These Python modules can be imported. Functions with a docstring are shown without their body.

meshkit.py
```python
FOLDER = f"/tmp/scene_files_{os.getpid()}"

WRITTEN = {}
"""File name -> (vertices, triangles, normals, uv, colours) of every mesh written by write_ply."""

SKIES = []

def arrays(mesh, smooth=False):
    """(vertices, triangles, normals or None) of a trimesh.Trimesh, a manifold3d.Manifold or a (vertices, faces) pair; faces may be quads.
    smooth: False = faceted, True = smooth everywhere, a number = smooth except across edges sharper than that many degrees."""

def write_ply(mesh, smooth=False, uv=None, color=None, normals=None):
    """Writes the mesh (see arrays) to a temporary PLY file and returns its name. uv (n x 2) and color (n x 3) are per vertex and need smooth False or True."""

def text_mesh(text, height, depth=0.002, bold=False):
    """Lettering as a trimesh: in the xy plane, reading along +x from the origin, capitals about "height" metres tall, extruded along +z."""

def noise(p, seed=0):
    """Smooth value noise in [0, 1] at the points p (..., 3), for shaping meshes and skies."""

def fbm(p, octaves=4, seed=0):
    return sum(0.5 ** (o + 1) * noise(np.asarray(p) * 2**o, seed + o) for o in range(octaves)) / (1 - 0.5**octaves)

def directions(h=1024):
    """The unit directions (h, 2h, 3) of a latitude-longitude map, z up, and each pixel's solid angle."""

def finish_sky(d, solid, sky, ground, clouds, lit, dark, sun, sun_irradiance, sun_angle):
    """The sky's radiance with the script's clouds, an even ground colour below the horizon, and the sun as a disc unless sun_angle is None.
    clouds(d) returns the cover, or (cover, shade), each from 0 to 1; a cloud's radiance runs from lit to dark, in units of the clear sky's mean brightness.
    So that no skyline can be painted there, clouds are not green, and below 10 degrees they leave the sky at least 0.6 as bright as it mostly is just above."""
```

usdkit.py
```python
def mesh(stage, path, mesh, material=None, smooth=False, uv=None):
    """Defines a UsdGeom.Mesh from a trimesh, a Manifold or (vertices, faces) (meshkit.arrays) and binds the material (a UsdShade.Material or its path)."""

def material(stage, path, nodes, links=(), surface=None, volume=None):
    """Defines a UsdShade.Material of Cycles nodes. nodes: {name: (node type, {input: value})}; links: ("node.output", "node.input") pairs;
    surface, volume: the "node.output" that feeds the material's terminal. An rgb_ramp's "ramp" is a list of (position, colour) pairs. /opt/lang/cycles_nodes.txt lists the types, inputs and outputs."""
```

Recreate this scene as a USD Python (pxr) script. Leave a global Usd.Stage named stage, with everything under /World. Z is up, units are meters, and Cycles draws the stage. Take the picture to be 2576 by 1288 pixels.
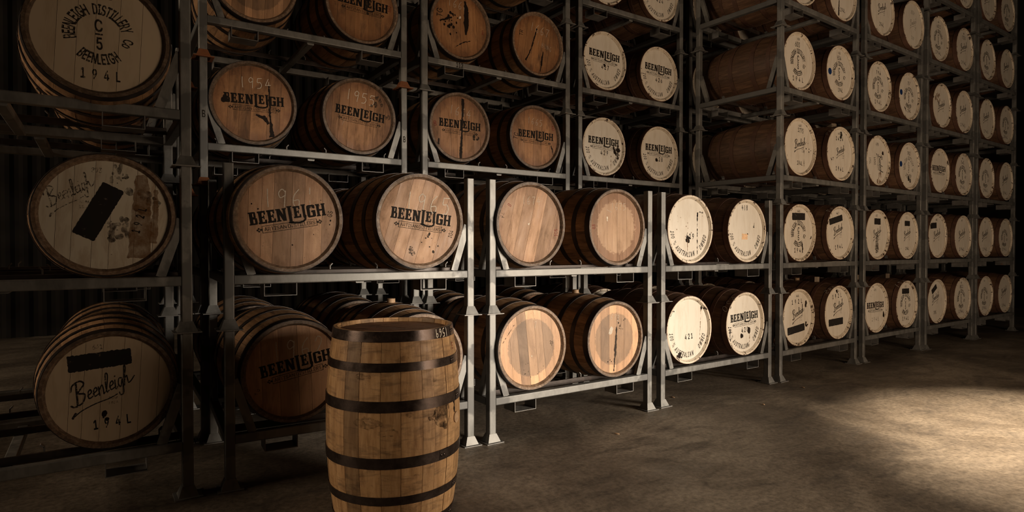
import math, random
import numpy as np, trimesh
import meshkit, usdkit
from pxr import Gf, Sdf, Usd, UsdGeom, UsdLux, UsdShade, Vt
from shapely import affinity
from shapely.geometry import LineString, MultiPolygon, Point, Polygon, box
from shapely.ops import unary_union

stage = Usd.Stage.CreateInMemory()
UsdGeom.SetStageUpAxis(stage, 'Z')
UsdGeom.SetStageMetersPerUnit(stage, 1.0)
world = UsdGeom.Xform.Define(stage, '/World')
stage.SetDefaultPrim(world.GetPrim())
PI = math.pi

# ------------------------------------------------------------------ camera
CX, CY, CZ, YAW, PITCH, FPX = 0.0006, -3.3381, 1.2616, 0.5986248, -0.0133475, 1530.363
cam = UsdGeom.Camera.Define(stage, '/World/camera')
cam.CreateHorizontalApertureAttr(36.0)
cam.CreateVerticalApertureAttr(18.0)
cam.CreateFocalLengthAttr(36.0 * FPX / 2576.0)
cam.CreateClippingRangeAttr(Gf.Vec2f(0.05, 200.0))
cam.CreateExposureAttr(0.0)
cx = UsdGeom.Xformable(cam)
cx.AddTranslateOp().Set(Gf.Vec3d(CX, CY, CZ))
cx.AddRotateZOp().Set(-math.degrees(YAW))
cx.AddRotateXOp().Set(90 + math.degrees(PITCH))

# ------------------------------------------------------------------ light
# low evening sun, softened by haze, coming in through an unseen doorway in the front wall
SUN_AZ, SUN_EL, SUN_K = 23.0, 7.5, 1.15           # degrees: from the right of the wall's normal, above the horizon
sun = UsdLux.DistantLight.Define(stage, '/World/evening_sun')
sun.CreateIntensityAttr(SUN_K)
sun.CreateNormalizeAttr(True)
sun.CreateAngleAttr(19.0)
sun.CreateColorAttr(Gf.Vec3f(1.0, 0.88, 0.73))
sx = UsdGeom.Xformable(sun)
sx.AddRotateZOp().Set(SUN_AZ)
sx.AddRotateXOp().Set(90 - SUN_EL)

def rect_light(name, at, rot, w, h, k, col):
    l = UsdLux.RectLight.Define(stage, '/World/' + name)
    l.CreateWidthAttr(w); l.CreateHeightAttr(h); l.CreateIntensityAttr(k); l.CreateColorAttr(Gf.Vec3f(*col))
    x = UsdGeom.Xformable(l)
    x.AddTranslateOp().Set(Gf.Vec3d(*at))
    x.AddRotateZOp().Set(rot[2]); x.AddRotateXOp().Set(rot[0])
    return l
# unseen doorway sky light onto the racks; unseen high window onto left-facing barrels
rect_light('doorway_daylight', (5.2, -5.45, 1.22), (90, 0, 0), 3.4, 2.35, 6.2, (1.0, 0.73, 0.50))
rect_light('end_window_daylight', (-8.9, 1.2, 3.9), (90, 0, -90), 2.2, 2.4, 21.0, (1.0, 0.76, 0.53))
# unseen lamp over the aisle, out of view, placed to make the bright floor patch
LAMP = (5.3, -2.45, 5.6)
lamp = UsdLux.SphereLight.Define(stage, '/World/aisle_lamp_light')
lamp.CreateRadiusAttr(.09); lamp.CreateIntensityAttr(18000.0); lamp.CreateColorAttr(Gf.Vec3f(1.0, .80, .58))
sh = UsdLux.ShapingAPI.Apply(lamp.GetPrim()); sh.CreateShapingConeAngleAttr(19.0); sh.CreateShapingConeSoftnessAttr(1.0)
UsdGeom.Xformable(lamp).AddTranslateOp().Set(Gf.Vec3d(*LAMP))

# ------------------------------------------------------------------ helpers
names_used = {}
def numbered(name, parent='/World'):
    k = (parent, name); n = names_used.get(k, 0); names_used[k] = n + 1
    return name if n == 0 else '%s_%03d' % (name, n)

def tag(prim, label=None, cat=None, group=None, kind=None):
    for k, v in (('label', label), ('category', cat), ('group', group), ('kind', kind)):
        if v: prim.SetCustomDataByKey(k, v)
    return prim

def thing(name, label, cat, loc=(0, 0, 0), rz=0.0, group=None, scale=None):
    p = '/World/' + numbered(name)
    x = UsdGeom.Xform.Define(stage, p)
    x.AddTranslateOp().Set(Gf.Vec3d(*map(float, loc)))
    if rz: x.AddRotateZOp().Set(float(rz))
    if scale: x.AddScaleOp().Set(Gf.Vec3f(*scale))
    return tag(x.GetPrim(), label, cat, group)

class MB:
    """collects vertices / faces / normals"""
    def __init__(s): s.v, s.f, s.n, s.c = [], [], [], 0
    def add(s, V, F, N=None):
        V = np.asarray(V, float); F = np.asarray(F, int)
        if F.shape[1] == 4: F = np.vstack([F[:, [0, 1, 2]], F[:, [0, 2, 3]]])
        if N is None:                                     # flat: split every triangle
            T = V[F.ravel()]; a = T[0::3]; n = np.cross(T[1::3] - a, T[2::3] - a)
            n /= np.linalg.norm(n, axis=1, keepdims=True) + 1e-12
            V, N, F = T, np.repeat(n, 3, 0), np.arange(len(T)).reshape(-1, 3)
        s.v.append(V); s.n.append(np.asarray(N, float)); s.f.append(F + s.c); s.c += len(V)
        return s
    def tm(s, m): return s.add(m.vertices, m.faces)
    def box(s, x0, y0, z0, x1, y1, z1, c=0.0):
        m = trimesh.creation.box((x1 - x0, y1 - y0, z1 - z0))
        m.apply_translation(((x0 + x1) / 2, (y0 + y1) / 2, (z0 + z1) / 2)); return s.tm(m)
    def arrays(s):
        return np.vstack(s.v), np.vstack(s.f), np.vstack(s.n)

def put(parent, name, mb, mat, label=None, xf=None):
    """one Mesh prim under parent (a prim or None for /World)"""
    pp = '/World' if parent is None else str(parent.GetPath())
    path = pp + '/' + numbered(name, pp)
    V, F, N = mb.arrays() if isinstance(mb, MB) else mb
    m = UsdGeom.Mesh.Define(stage, path)
    m.CreatePointsAttr(Vt.Vec3fArray.FromNumpy(np.ascontiguousarray(V, np.float32)))
    m.CreateFaceVertexCountsAttr(Vt.IntArray.FromNumpy(np.full(len(F), 3, np.int32)))
    m.CreateFaceVertexIndicesAttr(Vt.IntArray.FromNumpy(np.ascontiguousarray(F, np.int32).ravel()))
    m.CreateSubdivisionSchemeAttr('none')
    m.CreateNormalsAttr(Vt.Vec3fArray.FromNumpy(np.ascontiguousarray(N, np.float32)))
    m.SetNormalsInterpolation('vertex')
    UsdShade.MaterialBindingAPI.Apply(m.GetPrim()).Bind(M[mat])
    if xf:
        if 't' in xf: m.AddTranslateOp().Set(Gf.Vec3d(*xf['t']))
        if 'ry' in xf: m.AddRotateYOp().Set(float(xf['ry']))
        if 'rz' in xf: m.AddRotateZOp().Set(float(xf['rz']))
    if label: m.GetPrim().SetCustomDataByKey('label', label)
    return m.GetPrim()

def structure(prim): prim.SetCustomDataByKey('kind', 'structure'); return prim

# ------------------------------------------------------------------ materials
M = {}
UsdGeom.Scope.Define(stage, '/World/Looks')
def material(name, nodes, links, surface='p.BSDF'):
    M[name] = usdkit.material(stage, '/World/Looks/' + name, nodes, links, surface=surface)

def wood(name, dark, mid, light, grain, blot=0.55, blot_col=(.03, .02, .012), rough=.55, vary=.55, rim=None, across=None):
    """grain: scale of the noise along x, y, z of the piece. rim: list of (radius, multiplier colour) for barrel heads"""
    n = {'tc': ('texture_coordinate', {}), 'oi': ('object_info', {}),
         'w': ('math', {'math_type': 'multiply', 'value2': 37.0}),
         'mp': ('mapping', {'scale': grain}), 'mp2': ('mapping', {'scale': across or tuple(g * .18 + 3.0 for g in grain)}),
         'g': ('noise_texture', {'dimensions': '4D', 'scale': 1.0, 'detail': 5.0, 'roughness': .62, 'distortion': .4}),
         'b': ('noise_texture', {'dimensions': '4D', 'scale': 1.0, 'detail': 6.0, 'roughness': .65, 'distortion': .8}),
         'gr': ('rgb_ramp', {'ramp': [(.30, dark), (.5, mid), (.70, light)]}),
         'br': ('rgb_ramp', {'ramp': [(.50, (0, 0, 0)), (.74, (1, 1, 1))]}),
         'bs': ('math', {'math_type': 'multiply', 'value2': blot}),
         'mx': ('mix_color', {'blend_type': 'mix', 'b': blot_col}),
         'tn': ('map_range', {'from_min': 0., 'from_max': 1., 'to_min': 1 - vary * .62, 'to_max': 1 + vary * .38}),
         'tv': ('hsv', {'hue': .5, 'saturation': 1.0, 'fac': 1.0}),
         'sp': ('noise_texture', {'scale': 120.0, 'detail': 3.0, 'roughness': .7}),
         'spr': ('rgb_ramp', {'ramp': [(.63, (0, 0, 0)), (.73, (1, 1, 1))]}),
         'spm': ('math', {'math_type': 'multiply', 'value2': .55}),
         'mx2': ('mix_color', {'blend_type': 'mix', 'b': (.035, .024, .016)}),
         'bp': ('bump', {'strength': .35, 'distance': .002}),
         'rr': ('map_range', {'from_min': .3, 'from_max': .7, 'to_min': rough - .12, 'to_max': rough + .15}),
         'p': ('principled_bsdf', {'specular_ior_level': .4})}
    l = [('tc.object', 'mp.vector'), ('tc.object', 'mp2.vector'), ('oi.random', 'w.value1'), ('w.value', 'g.w'), ('w.value', 'b.w'),
         ('mp.vector', 'g.vector'), ('mp2.vector', 'b.vector'), ('g.fac', 'gr.fac'), ('b.fac', 'br.fac'), ('br.color', 'bs.value1'),
         ('bs.value', 'mx.fac'), ('gr.color', 'mx.a'), ('oi.random', 'tn.value'), ('tn.result', 'tv.value'),
         ('tc.object', 'sp.vector'), ('sp.fac', 'spr.fac'), ('spr.color', 'spm.value1'), ('spm.value', 'mx2.fac'),
         ('g.fac', 'bp.height'), ('bp.normal', 'p.normal'), ('b.fac', 'rr.value'), ('rr.result', 'p.roughness')]
    last = 'mx.result'
    if rim:
        n['sx'] = ('separate_xyz', {}); n['ln'] = ('vector_math', {'math_type': 'length'}); n['cb'] = ('combine_xyz', {'y': 0.})
        n['rn'] = ('noise_texture', {'scale': rim[1], 'detail': 6.0, 'roughness': .62})
        n['rm'] = ('map_range', {'from_min': 0., 'from_max': 1., 'to_min': -rim[2], 'to_max': rim[2]})
        n['ra'] = ('math', {'math_type': 'add'})
        n['rd'] = ('rgb_ramp', {'ramp': [(r / .30, c) for r, c in rim[0]]})
        n['rs'] = ('math', {'math_type': 'divide', 'value2': .30})
        n['mm'] = ('mix_color', {'blend_type': 'multiply', 'fac': 1.0})
        l += [('tc.object', 'sx.vector'), ('sx.x', 'cb.x'), ('sx.z', 'cb.z'), ('cb.vector', 'ln.vector1'), ('tc.object', 'rn.vector'),
              ('rn.fac', 'rm.value'), ('ln.value', 'ra.value1'), ('rm.result', 'ra.value2'), ('ra.value', 'rs.value1'),
              ('rs.value', 'rd.fac'), (last, 'mm.a'), ('rd.color', 'mm.b')]
        last = 'mm.result'
    l += [(last, 'tv.color'), ('tv.color', 'mx2.a'), ('mx2.result', 'p.base_color')]
    material(name, n, l)

wood('oak_stave', (.22, .12, .06), (.36, .205, .105), (.47, .28, .15), (55, 5, 55), blot=.8)
wood('dark_stave', (.07, .036, .02), (.125, .066, .037), (.18, .10, .058), (55, 5, 55), blot=.7)
wood('upright_stave', (.34, .185, .08), (.52, .305, .14), (.66, .415, .21), (50, 50, 7), blot=.85, blot_col=(.07, .04, .02), rough=.5, vary=.75, across=(5, 5, 24))
wood('head_oak', (.32, .178, .097), (.40, .23, .128), (.46, .275, .155), (45, 45, 4), blot=.6, blot_col=(.07, .042, .024), vary=.4,
     rim=([(.0, (1, 1, 1)), (.2, (1, 1, 1)), (.262, (.78, .72, .67)), (.3, (.55, .48, .43))], 22., .05))
wood('chime_oak', (.09, .055, .034), (.17, .108, .067), (.30, .22, .155), (60, 60, 60), blot=.7)
wood('head_oak_dark', (.26, .118, .042), (.34, .16, .06), (.41, .205, .082), (45, 45, 4), blot=.85, blot_col=(.035, .02, .012), vary=.45,
     rim=([(.0, (1, 1, 1)), (.17, (1, 1, 1)), (.25, (.62, .55, .5)), (.3, (.4, .34, .3))], 22., .06))
wood('head_painted_sheen_rim', (.25, .148, .083), (.31, .188, .107), (.36, .222, .13), (45, 45, 4), blot=.5, blot_col=(.08, .05, .03), vary=.75, rough=.42,
     rim=([(.0, (1, 1, 1)), (.190, (1, 1, 1)), (.197, (1.7, 1.62, 1.55)), (.3, (1.8, 1.7, 1.62))], 48., .018))  # pale outer ring: the rim's glossy reflection put into the colour
wood('head_wet_rim', (.37, .22, .125), (.44, .27, .155), (.50, .32, .19), (45, 45, 4), blot=.4, blot_col=(.09, .05, .03), vary=.35,
     rim=([(.0, (1.05, 1.05, 1.05)), (.188, (1, 1, 1)), (.197, (.60, .50, .42)), (.3, (.55, .44, .36))], 42., .05))
wood('bung_wood', (.30, .19, .10), (.40, .26, .15), (.48, .32, .2), (40, 40, 40), blot=.3)
wood('timber', (.10, .075, .05), (.17, .13, .09), (.24, .185, .13), (30, 30, 5), blot=.5)

def white_paint(name, base, dirt, amount, chips=.0):
    material(name, {'tc': ('texture_coordinate', {}), 'oi': ('object_info', {}), 'w': ('math', {'math_type': 'multiply', 'value2': 23.0}),
        'mp': ('mapping', {'scale': (9, 9, 2.2)}),
        'a': ('noise_texture', {'dimensions': '4D', 'scale': 1.6, 'detail': 7.0, 'roughness': .66, 'distortion': .5}),
        'ar': ('rgb_ramp', {'ramp': [(.47, (0, 0, 0)), (.80, (1, 1, 1))]}), 'am': ('math', {'math_type': 'multiply', 'value2': amount}),
        'm1': ('mix_color', {'a': base, 'b': dirt}),
        'c': ('noise_texture', {'dimensions': '4D', 'scale': 26.0, 'detail': 5.0, 'roughness': .6, 'distortion': .8}),
        'cr': ('rgb_ramp', {'ramp': [(.70 - chips, (0, 0, 0)), (.73 - chips, (1, 1, 1))]}),
        'm2': ('mix_color', {'b': (.05, .03, .018)}),
        'bp': ('bump', {'strength': .07, 'distance': .002}),
        'p': ('principled_bsdf', {'roughness': .46, 'specular_ior_level': .4})},
        [('tc.object', 'mp.vector'), ('mp.vector', 'a.vector'), ('oi.random', 'w.value1'), ('w.value', 'a.w'), ('w.value', 'c.w'), ('a.fac', 'ar.fac'),
         ('ar.color', 'am.value1'), ('am.value', 'm1.fac'), ('tc.object', 'c.vector'), ('c.fac', 'cr.fac'), ('cr.color', 'm2.fac'),
         ('m1.result', 'm2.a'), ('m2.result', 'p.base_color'), ('a.fac', 'bp.height'), ('bp.normal', 'p.normal')])
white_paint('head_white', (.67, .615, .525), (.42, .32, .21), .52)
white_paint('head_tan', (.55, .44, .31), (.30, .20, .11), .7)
white_paint('head_white_stained', (.60, .54, .43), (.27, .15, .065), .9, chips=.01)
white_paint('chime_white', (.66, .58, .46), (.26, .17, .10), .9, chips=.13)

def metal(name, c1, c2, rough, metallic, scale=14., rust=0.0, rust_col=(.22, .075, .025), bump=.15):
    material(name, {'tc': ('texture_coordinate', {}), 'oi': ('object_info', {}), 'w': ('math', {'math_type': 'multiply', 'value2': 19.0}),
        'a': ('noise_texture', {'dimensions': '4D', 'scale': scale, 'detail': 6.0, 'roughness': .65}),
        'ar': ('rgb_ramp', {'ramp': [(.34, c1), (.66, c2)]}),
        'r': ('noise_texture', {'dimensions': '4D', 'scale': 9.0, 'detail': 8.0, 'roughness': .7}),
        'rr': ('rgb_ramp', {'ramp': [(.66 - rust, (0, 0, 0)), (.76 - rust, (1, 1, 1))]}),
        'm': ('mix_color', {'b': rust_col}), 'mt': ('map_range', {'from_min': 0., 'from_max': 1., 'to_min': metallic, 'to_max': 0.}),
        'ro': ('map_range', {'from_min': .3, 'from_max': .7, 'to_min': rough - .1, 'to_max': rough + .12}),
        'bp': ('bump', {'strength': bump, 'distance': .002}), 'p': ('principled_bsdf', {})},
        [('tc.object', 'a.vector'), ('tc.object', 'r.vector'), ('oi.random', 'w.value1'), ('w.value', 'a.w'), ('w.value', 'r.w'), ('a.fac', 'ar.fac'), ('r.fac', 'rr.fac'),
         ('rr.color', 'm.fac'), ('ar.color', 'm.a'), ('m.result', 'p.base_color'), ('rr.color', 'mt.value'), ('mt.result', 'p.metallic'),
         ('a.fac', 'ro.value'), ('ro.result', 'p.roughness'), ('a.fac', 'bp.height'), ('bp.normal', 'p.normal')])
metal('hoop_black', (.028, .021, .018), (.055, .042, .036), .42, .45, rust=.06, rust_col=(.06, .032, .02))
metal('hoop_rust', (.075, .036, .022), (.13, .064, .04), .62, .15, rust=.1, rust_col=(.12, .055, .03))
metal('upright_hoop', (.05, .036, .03), (.09, .066, .056), .30, .7, rust=.06, rust_col=(.085, .045, .03), bump=.4)
metal('plate_steel', (.13, .126, .118), (.22, .212, .20), .5, .35, rust=.03)
metal('rusty_steel', (.20, .07, .03), (.30, .12, .05), .8, .0, rust=.2, rust_col=(.26, .09, .03))

# galvanised tube with the duller cold-zinc paint sprayed over the welds
W, PW, H, DEPTH, ZB0, ZB1 = 1.445, .0515, .834, .914, .235, .285
material('galvanised', {'tc': ('texture_coordinate', {}), 'oi': ('object_info', {}), 'w': ('math', {'math_type': 'multiply', 'value2': 19.0}),
    'mp': ('mapping', {'scale': (16, 16, 7)}), 's': ('separate_xyz', {}),
    'a': ('noise_texture', {'dimensions': '4D', 'scale': 1., 'detail': 7.0, 'roughness': .7}),
    'ar': ('rgb_ramp', {'ramp': [(.3, (.125, .124, .116)), (.7, (.25, .246, .232))]}),
    'e': ('noise_texture', {'dimensions': '4D', 'scale': 13.0, 'detail': 3.0}), 'em': ('map_range', {'from_min': .3, 'from_max': .7, 'to_min': -.045, 'to_max': .045}),
    'z1': ('math', {'math_type': 'subtract', 'value2': .27}), 'z2': ('math', {'math_type': 'absolute'}), 'z3': ('math', {'math_type': 'add'}),
    'z4': ('map_range', {'from_min': .075, 'from_max': .100, 'to_min': 1., 'to_max': 0., 'clamp': True}),
    'x1': ('math', {'math_type': 'subtract', 'value2': (W + PW) / 2}), 'x2': ('math', {'math_type': 'absolute'}), 'x3': ('math', {'math_type': 'add'}),
    'x4': ('map_range', {'from_min': .60, 'from_max': .63, 'to_min': 0., 'to_max': 1., 'clamp': True}),
    'q1': ('math', {'math_type': 'subtract', 'value2': .585}), 'q2': ('math', {'math_type': 'absolute'}), 'q3': ('math', {'math_type': 'add'}),
    'q4': ('map_range', {'from_min': .035, 'from_max': .055, 'to_min': 1., 'to_max': 0., 'clamp': True}),
    'zx': ('math', {'math_type': 'multiply'}), 'mm': ('math', {'math_type': 'maximum'}), 'mk': ('math', {'math_type': 'multiply', 'value2': .85}),
    'm': ('mix_color', {'b': (.085, .085, .082)}),
    'ro': ('map_range', {'from_min': .3, 'from_max': .7, 'to_min': .36, 'to_max': .6}),
    'mt': ('map_range', {'from_min': 0., 'from_max': 1., 'to_min': .42, 'to_max': .05}),
    'bp': ('bump', {'strength': .12, 'distance': .002}), 'p': ('principled_bsdf', {})},
    [('tc.object', 'mp.vector'), ('mp.vector', 'a.vector'), ('oi.random', 'w.value1'), ('w.value', 'a.w'), ('w.value', 'e.w'), ('a.fac', 'ar.fac'),
     ('tc.object', 'e.vector'), ('e.fac', 'em.value'), ('tc.object', 's.vector'),
     ('s.z', 'z1.value1'), ('z1.value', 'z2.value1'), ('z2.value', 'z3.value1'), ('em.result', 'z3.value2'), ('z3.value', 'z4.value'),
     ('s.x', 'x1.value1'), ('x1.value', 'x2.value1'), ('x2.value', 'x3.value1'), ('em.result', 'x3.value2'), ('x3.value', 'x4.value'),
     ('s.z', 'q1.value1'), ('q1.value', 'q2.value1'), ('q2.value', 'q3.value1'), ('em.result', 'q3.value2'), ('q3.value', 'q4.value'),
     ('z4.result', 'zx.value1'), ('x4.result', 'zx.value2'), ('zx.value', 'mm.value1'), ('q4.result', 'mm.value2'), ('mm.value', 'mk.value1'),
     ('mk.value', 'm.fac'), ('ar.color', 'm.a'), ('m.result', 'p.base_color'), ('mk.value', 'mt.value'), ('mt.result', 'p.metallic'),
     ('a.fac', 'ro.value'), ('ro.result', 'p.roughness'), ('a.fac', 'bp.height'), ('bp.normal', 'p.normal')])

def paint(name, col, rough=.6, worn=None, scale=140., spec=.12, soft=.09, most=1.):
    """flat print; worn: share of it rubbed away"""
    if worn is None:
        material(name, {'p': ('principled_bsdf', {'base_color': col, 'roughness': rough, 'specular_ior_level': .2})}, [])
        return
    material(name, {'tc': ('texture_coordinate', {}), 'a': ('noise_texture', {'scale': scale, 'detail': 4.0, 'roughness': .7}),
        'r': ('map_range', {'from_min': worn - soft, 'from_max': worn + soft, 'to_min': 0., 'to_max': most, 'clamp': True}),
        'p': ('principled_bsdf', {'base_color': col, 'roughness': rough, 'specular_ior_level': spec}), 't': ('transparent_bsdf', {}), 'm': ('mix_closure', {})},
        [('tc.object', 'a.vector'), ('a.fac', 'r.value'), ('r.result', 'm.fac'), ('t.BSDF', 'm.closure1'), ('p.BSDF', 'm.closure2')], surface='m.closure')
paint('print_black', (.012, .009, .007), .7, .25, 90.)
paint('print_worn', (.025, .02, .015), .7, .40, 110.)
paint('print_faint', (.05, .04, .03), .7, .51, 120.)
paint('chalk', (.58, .51, .42), .9, .43, 330.)
paint('chalk_strong', (.75, .68, .56), .9, .34, 330.)
paint('red_print', (.22, .02, .018), .6, .47, 160.)
paint('tar', (.014, .008, .005), .6, .24, 70.)
paint('soot', (.022, .014, .009), .8, .52, 30., .1, .17, .9)
paint('smudge', (.05, .03, .016), .8, .56, 34., .1, .18, .6)
paint('gloss_tar', (.014, .008, .005), .22, .20, 70., .6)
paint('rust_stain', (.20, .105, .045), .6, .46, 14., .1, .22, .85)
paint('blue_sticker', (.01, .03, .11), .5)
paint('orange_patch', (.80, .52, .30), .6, .42, 60.)  # faint orange patch on one white head
paint('blackout', (.022, .019, .017), .65, .30, 30.)
paint('strip_white', (.72, .70, .64), .5)

material('concrete', {'tc': ('texture_coordinate', {}), 'ge': ('geometry', {}),
    'a': ('noise_texture', {'scale': .9, 'detail': 9.0, 'roughness': .68, 'distortion': .6}),
    'ar': ('rgb_ramp', {'ramp': [(.32, (.06, .047, .035)), (.5, (.15, .122, .092)), (.66, (.28, .235, .18))]}),
    'mp': ('mapping', {'rotation': (0, 0, .5), 'scale': (1.0, 2.6, 1)}),
    'b': ('noise_texture', {'scale': 1.7, 'detail': 6.0, 'roughness': .6, 'distortion': 1.2}),
    'br': ('rgb_ramp', {'ramp': [(.52, (0, 0, 0)), (.70, (1, 1, 1))]}), 'bm': ('math', {'math_type': 'multiply', 'value2': .6}),
    'm': ('mix_color', {'b': (.05, .04, .032)}),
    'c': ('noise_texture', {'scale': 34.0, 'detail': 6.0, 'roughness': .7}),
    'cr': ('rgb_ramp', {'ramp': [(.30, (.5, .5, .5)), (.52, (1, 1, 1)), (.72, (1.4, 1.4, 1.4))]}), 'm2': ('mix_color', {'blend_type': 'multiply', 'fac': 1.0}),
    'ro': ('map_range', {'from_min': .3, 'from_max': .7, 'to_min': .42, 'to_max': .72}),
    'bp': ('bump', {'strength': .25, 'distance': .004}), 'p': ('principled_bsdf', {'specular_ior_level': .4})},
    [('ge.position', 'a.vector'), ('ge.position', 'mp.vector'), ('mp.vector', 'b.vector'), ('ge.position', 'c.vector'), ('a.fac', 'ar.fac'), ('b.fac', 'br.fac'),
     ('br.color', 'bm.value1'), ('bm.value', 'm.fac'), ('ar.color', 'm.a'), ('c.fac', 'cr.fac'), ('m.result', 'm2.a'), ('cr.color', 'm2.b'),
     ('m2.result', 'p.base_color'), ('b.fac', 'ro.value'), ('ro.result', 'p.roughness'), ('c.fac', 'bp.height'), ('bp.normal', 'p.normal')])
material('joint_filler', {'p': ('principled_bsdf', {'base_color': (.03, .025, .02), 'roughness': .9})}, [])
material('cladding', {'tc': ('texture_coordinate', {}), 'ge': ('geometry', {}), 'a': ('noise_texture', {'scale': 2.0, 'detail': 5.0}),
    'ar': ('rgb_ramp', {'ramp': [(.3, (.010, .009, .008)), (.7, (.02, .018, .016))]}), 'p': ('principled_bsdf', {'roughness': .9, 'specular_ior_level': .05})},
    [('ge.position', 'a.vector'), ('a.fac', 'ar.fac'), ('ar.color', 'p.base_color')])

# ------------------------------------------------------------------ the hall
X0, X1, Y0, Y1, ZC = -9.0, 16.0, -5.5, 7.6, 6.6
fl = structure(UsdGeom.Xform.Define(stage, '/World/floor').GetPrim())
JX = 6.14                                                   # saw-cut joint across the aisle
for (xa, xb) in ((X0 - .3, 0.6 - 2.2), (-1.594, JX - .004), (JX + .004, X1 + .3)):
    put(fl, 'slab', MB().box(xa, Y0 - 4.5, -.15, xb, Y1 + .3, 0), 'concrete')
put(fl, 'joint_filler', MB().box(JX - .004, Y0 - 4.5, -.15, JX + .004, Y1 + .3, -.006).box(-1.6, Y0 - 4.5, -.15, -1.594, Y1 + .3, -.006), 'joint_filler')

def wall(name, m): return structure(put(None, name, m, 'cladding'))
def corrugated(x0, x1, z0, z1, y, pitch=.2, d=.03):
    n = int(round((x1 - x0) / (pitch / 4))); xs = np.linspace(x0, x1, n + 1)
    ys = y + d * np.array([0, 1, 1, 0])[np.arange(n + 1) % 4]
    V = np.concatenate([np.stack([xs, ys, np.full_like(xs, z0)], 1), np.stack([xs, ys, np.full_like(xs, z1)], 1)])
    i = np.arange(n); F = np.stack([i, i + 1, i + n + 2, i + n + 1], 1)
    return V, F
wb = MB().add(*corrugated(X0, X1, 0, ZC, Y1)); wb.box(X0, Y1 + .04, 0, X1, Y1 + .2, ZC)
wall('wall_back', wb)
DX0, DX1, DZ = 3.0, 7.1, 2.42                              # unseen doorway, sized to shape the sun beam on the racks
wall('wall_front', MB().box(X0, Y0 - .2, 0, DX0, Y0, ZC).box(DX1, Y0 - .2, 0, X1, Y0, ZC).box(DX0, Y0 - .2, DZ, DX1, Y0, ZC))
# added partition out of view, blocks door light from the left racks
wall('wall_partition', MB().box(2.25, Y0, 0, 2.37, -2.9, 4.4))
wall('wall_right', MB().box(X1, Y0 - .2, 0, X1 + .2, Y1 + .2, ZC))
wall('wall_left', MB().box(X0 - .2, Y0 - .2, 0, X0, .1, ZC).box(X0 - .2, 2.3, 0, X0, Y1 + .2, ZC).box(X0 - .2, .1, 5.1, X0, 2.3, ZC).box(X0 - .2, .1, 0, X0, 2.3, 2.7))  # opening is the unseen high window, placed to light the upper barrels
structure(put(None, 'ceiling', MB().box(X0 - .2, Y0 - .2, ZC, X1 + .2, Y1 + .2, ZC + .2), 'cladding'))
d = MB().box(DX0 - .12, Y0, 0, DX0, Y0 + .06, DZ + .12).box(DX1, Y0, 0, DX1 + .12, Y0 + .06, DZ + .12).box(DX0, Y0, DZ, DX1, Y0 + .06, DZ + .12)
structure(put(None, 'trim_1', d, 'plate_steel'))

# ------------------------------------------------------------------ racks
def rounded(w, d, r=.007, n=3):
    P = []
    for cx_, cy_, a0 in ((w - r, r, -90), (w - r, d - r, 0), (r, d - r, 90), (r, r, 180)):
        for k in range(n + 1):
            a = math.radians(a0 + 90 * k / n); P.append((cx_ + r * math.cos(a), cy_ + r * math.sin(a), math.cos(a), math.sin(a)))
    return np.array(P)

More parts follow.
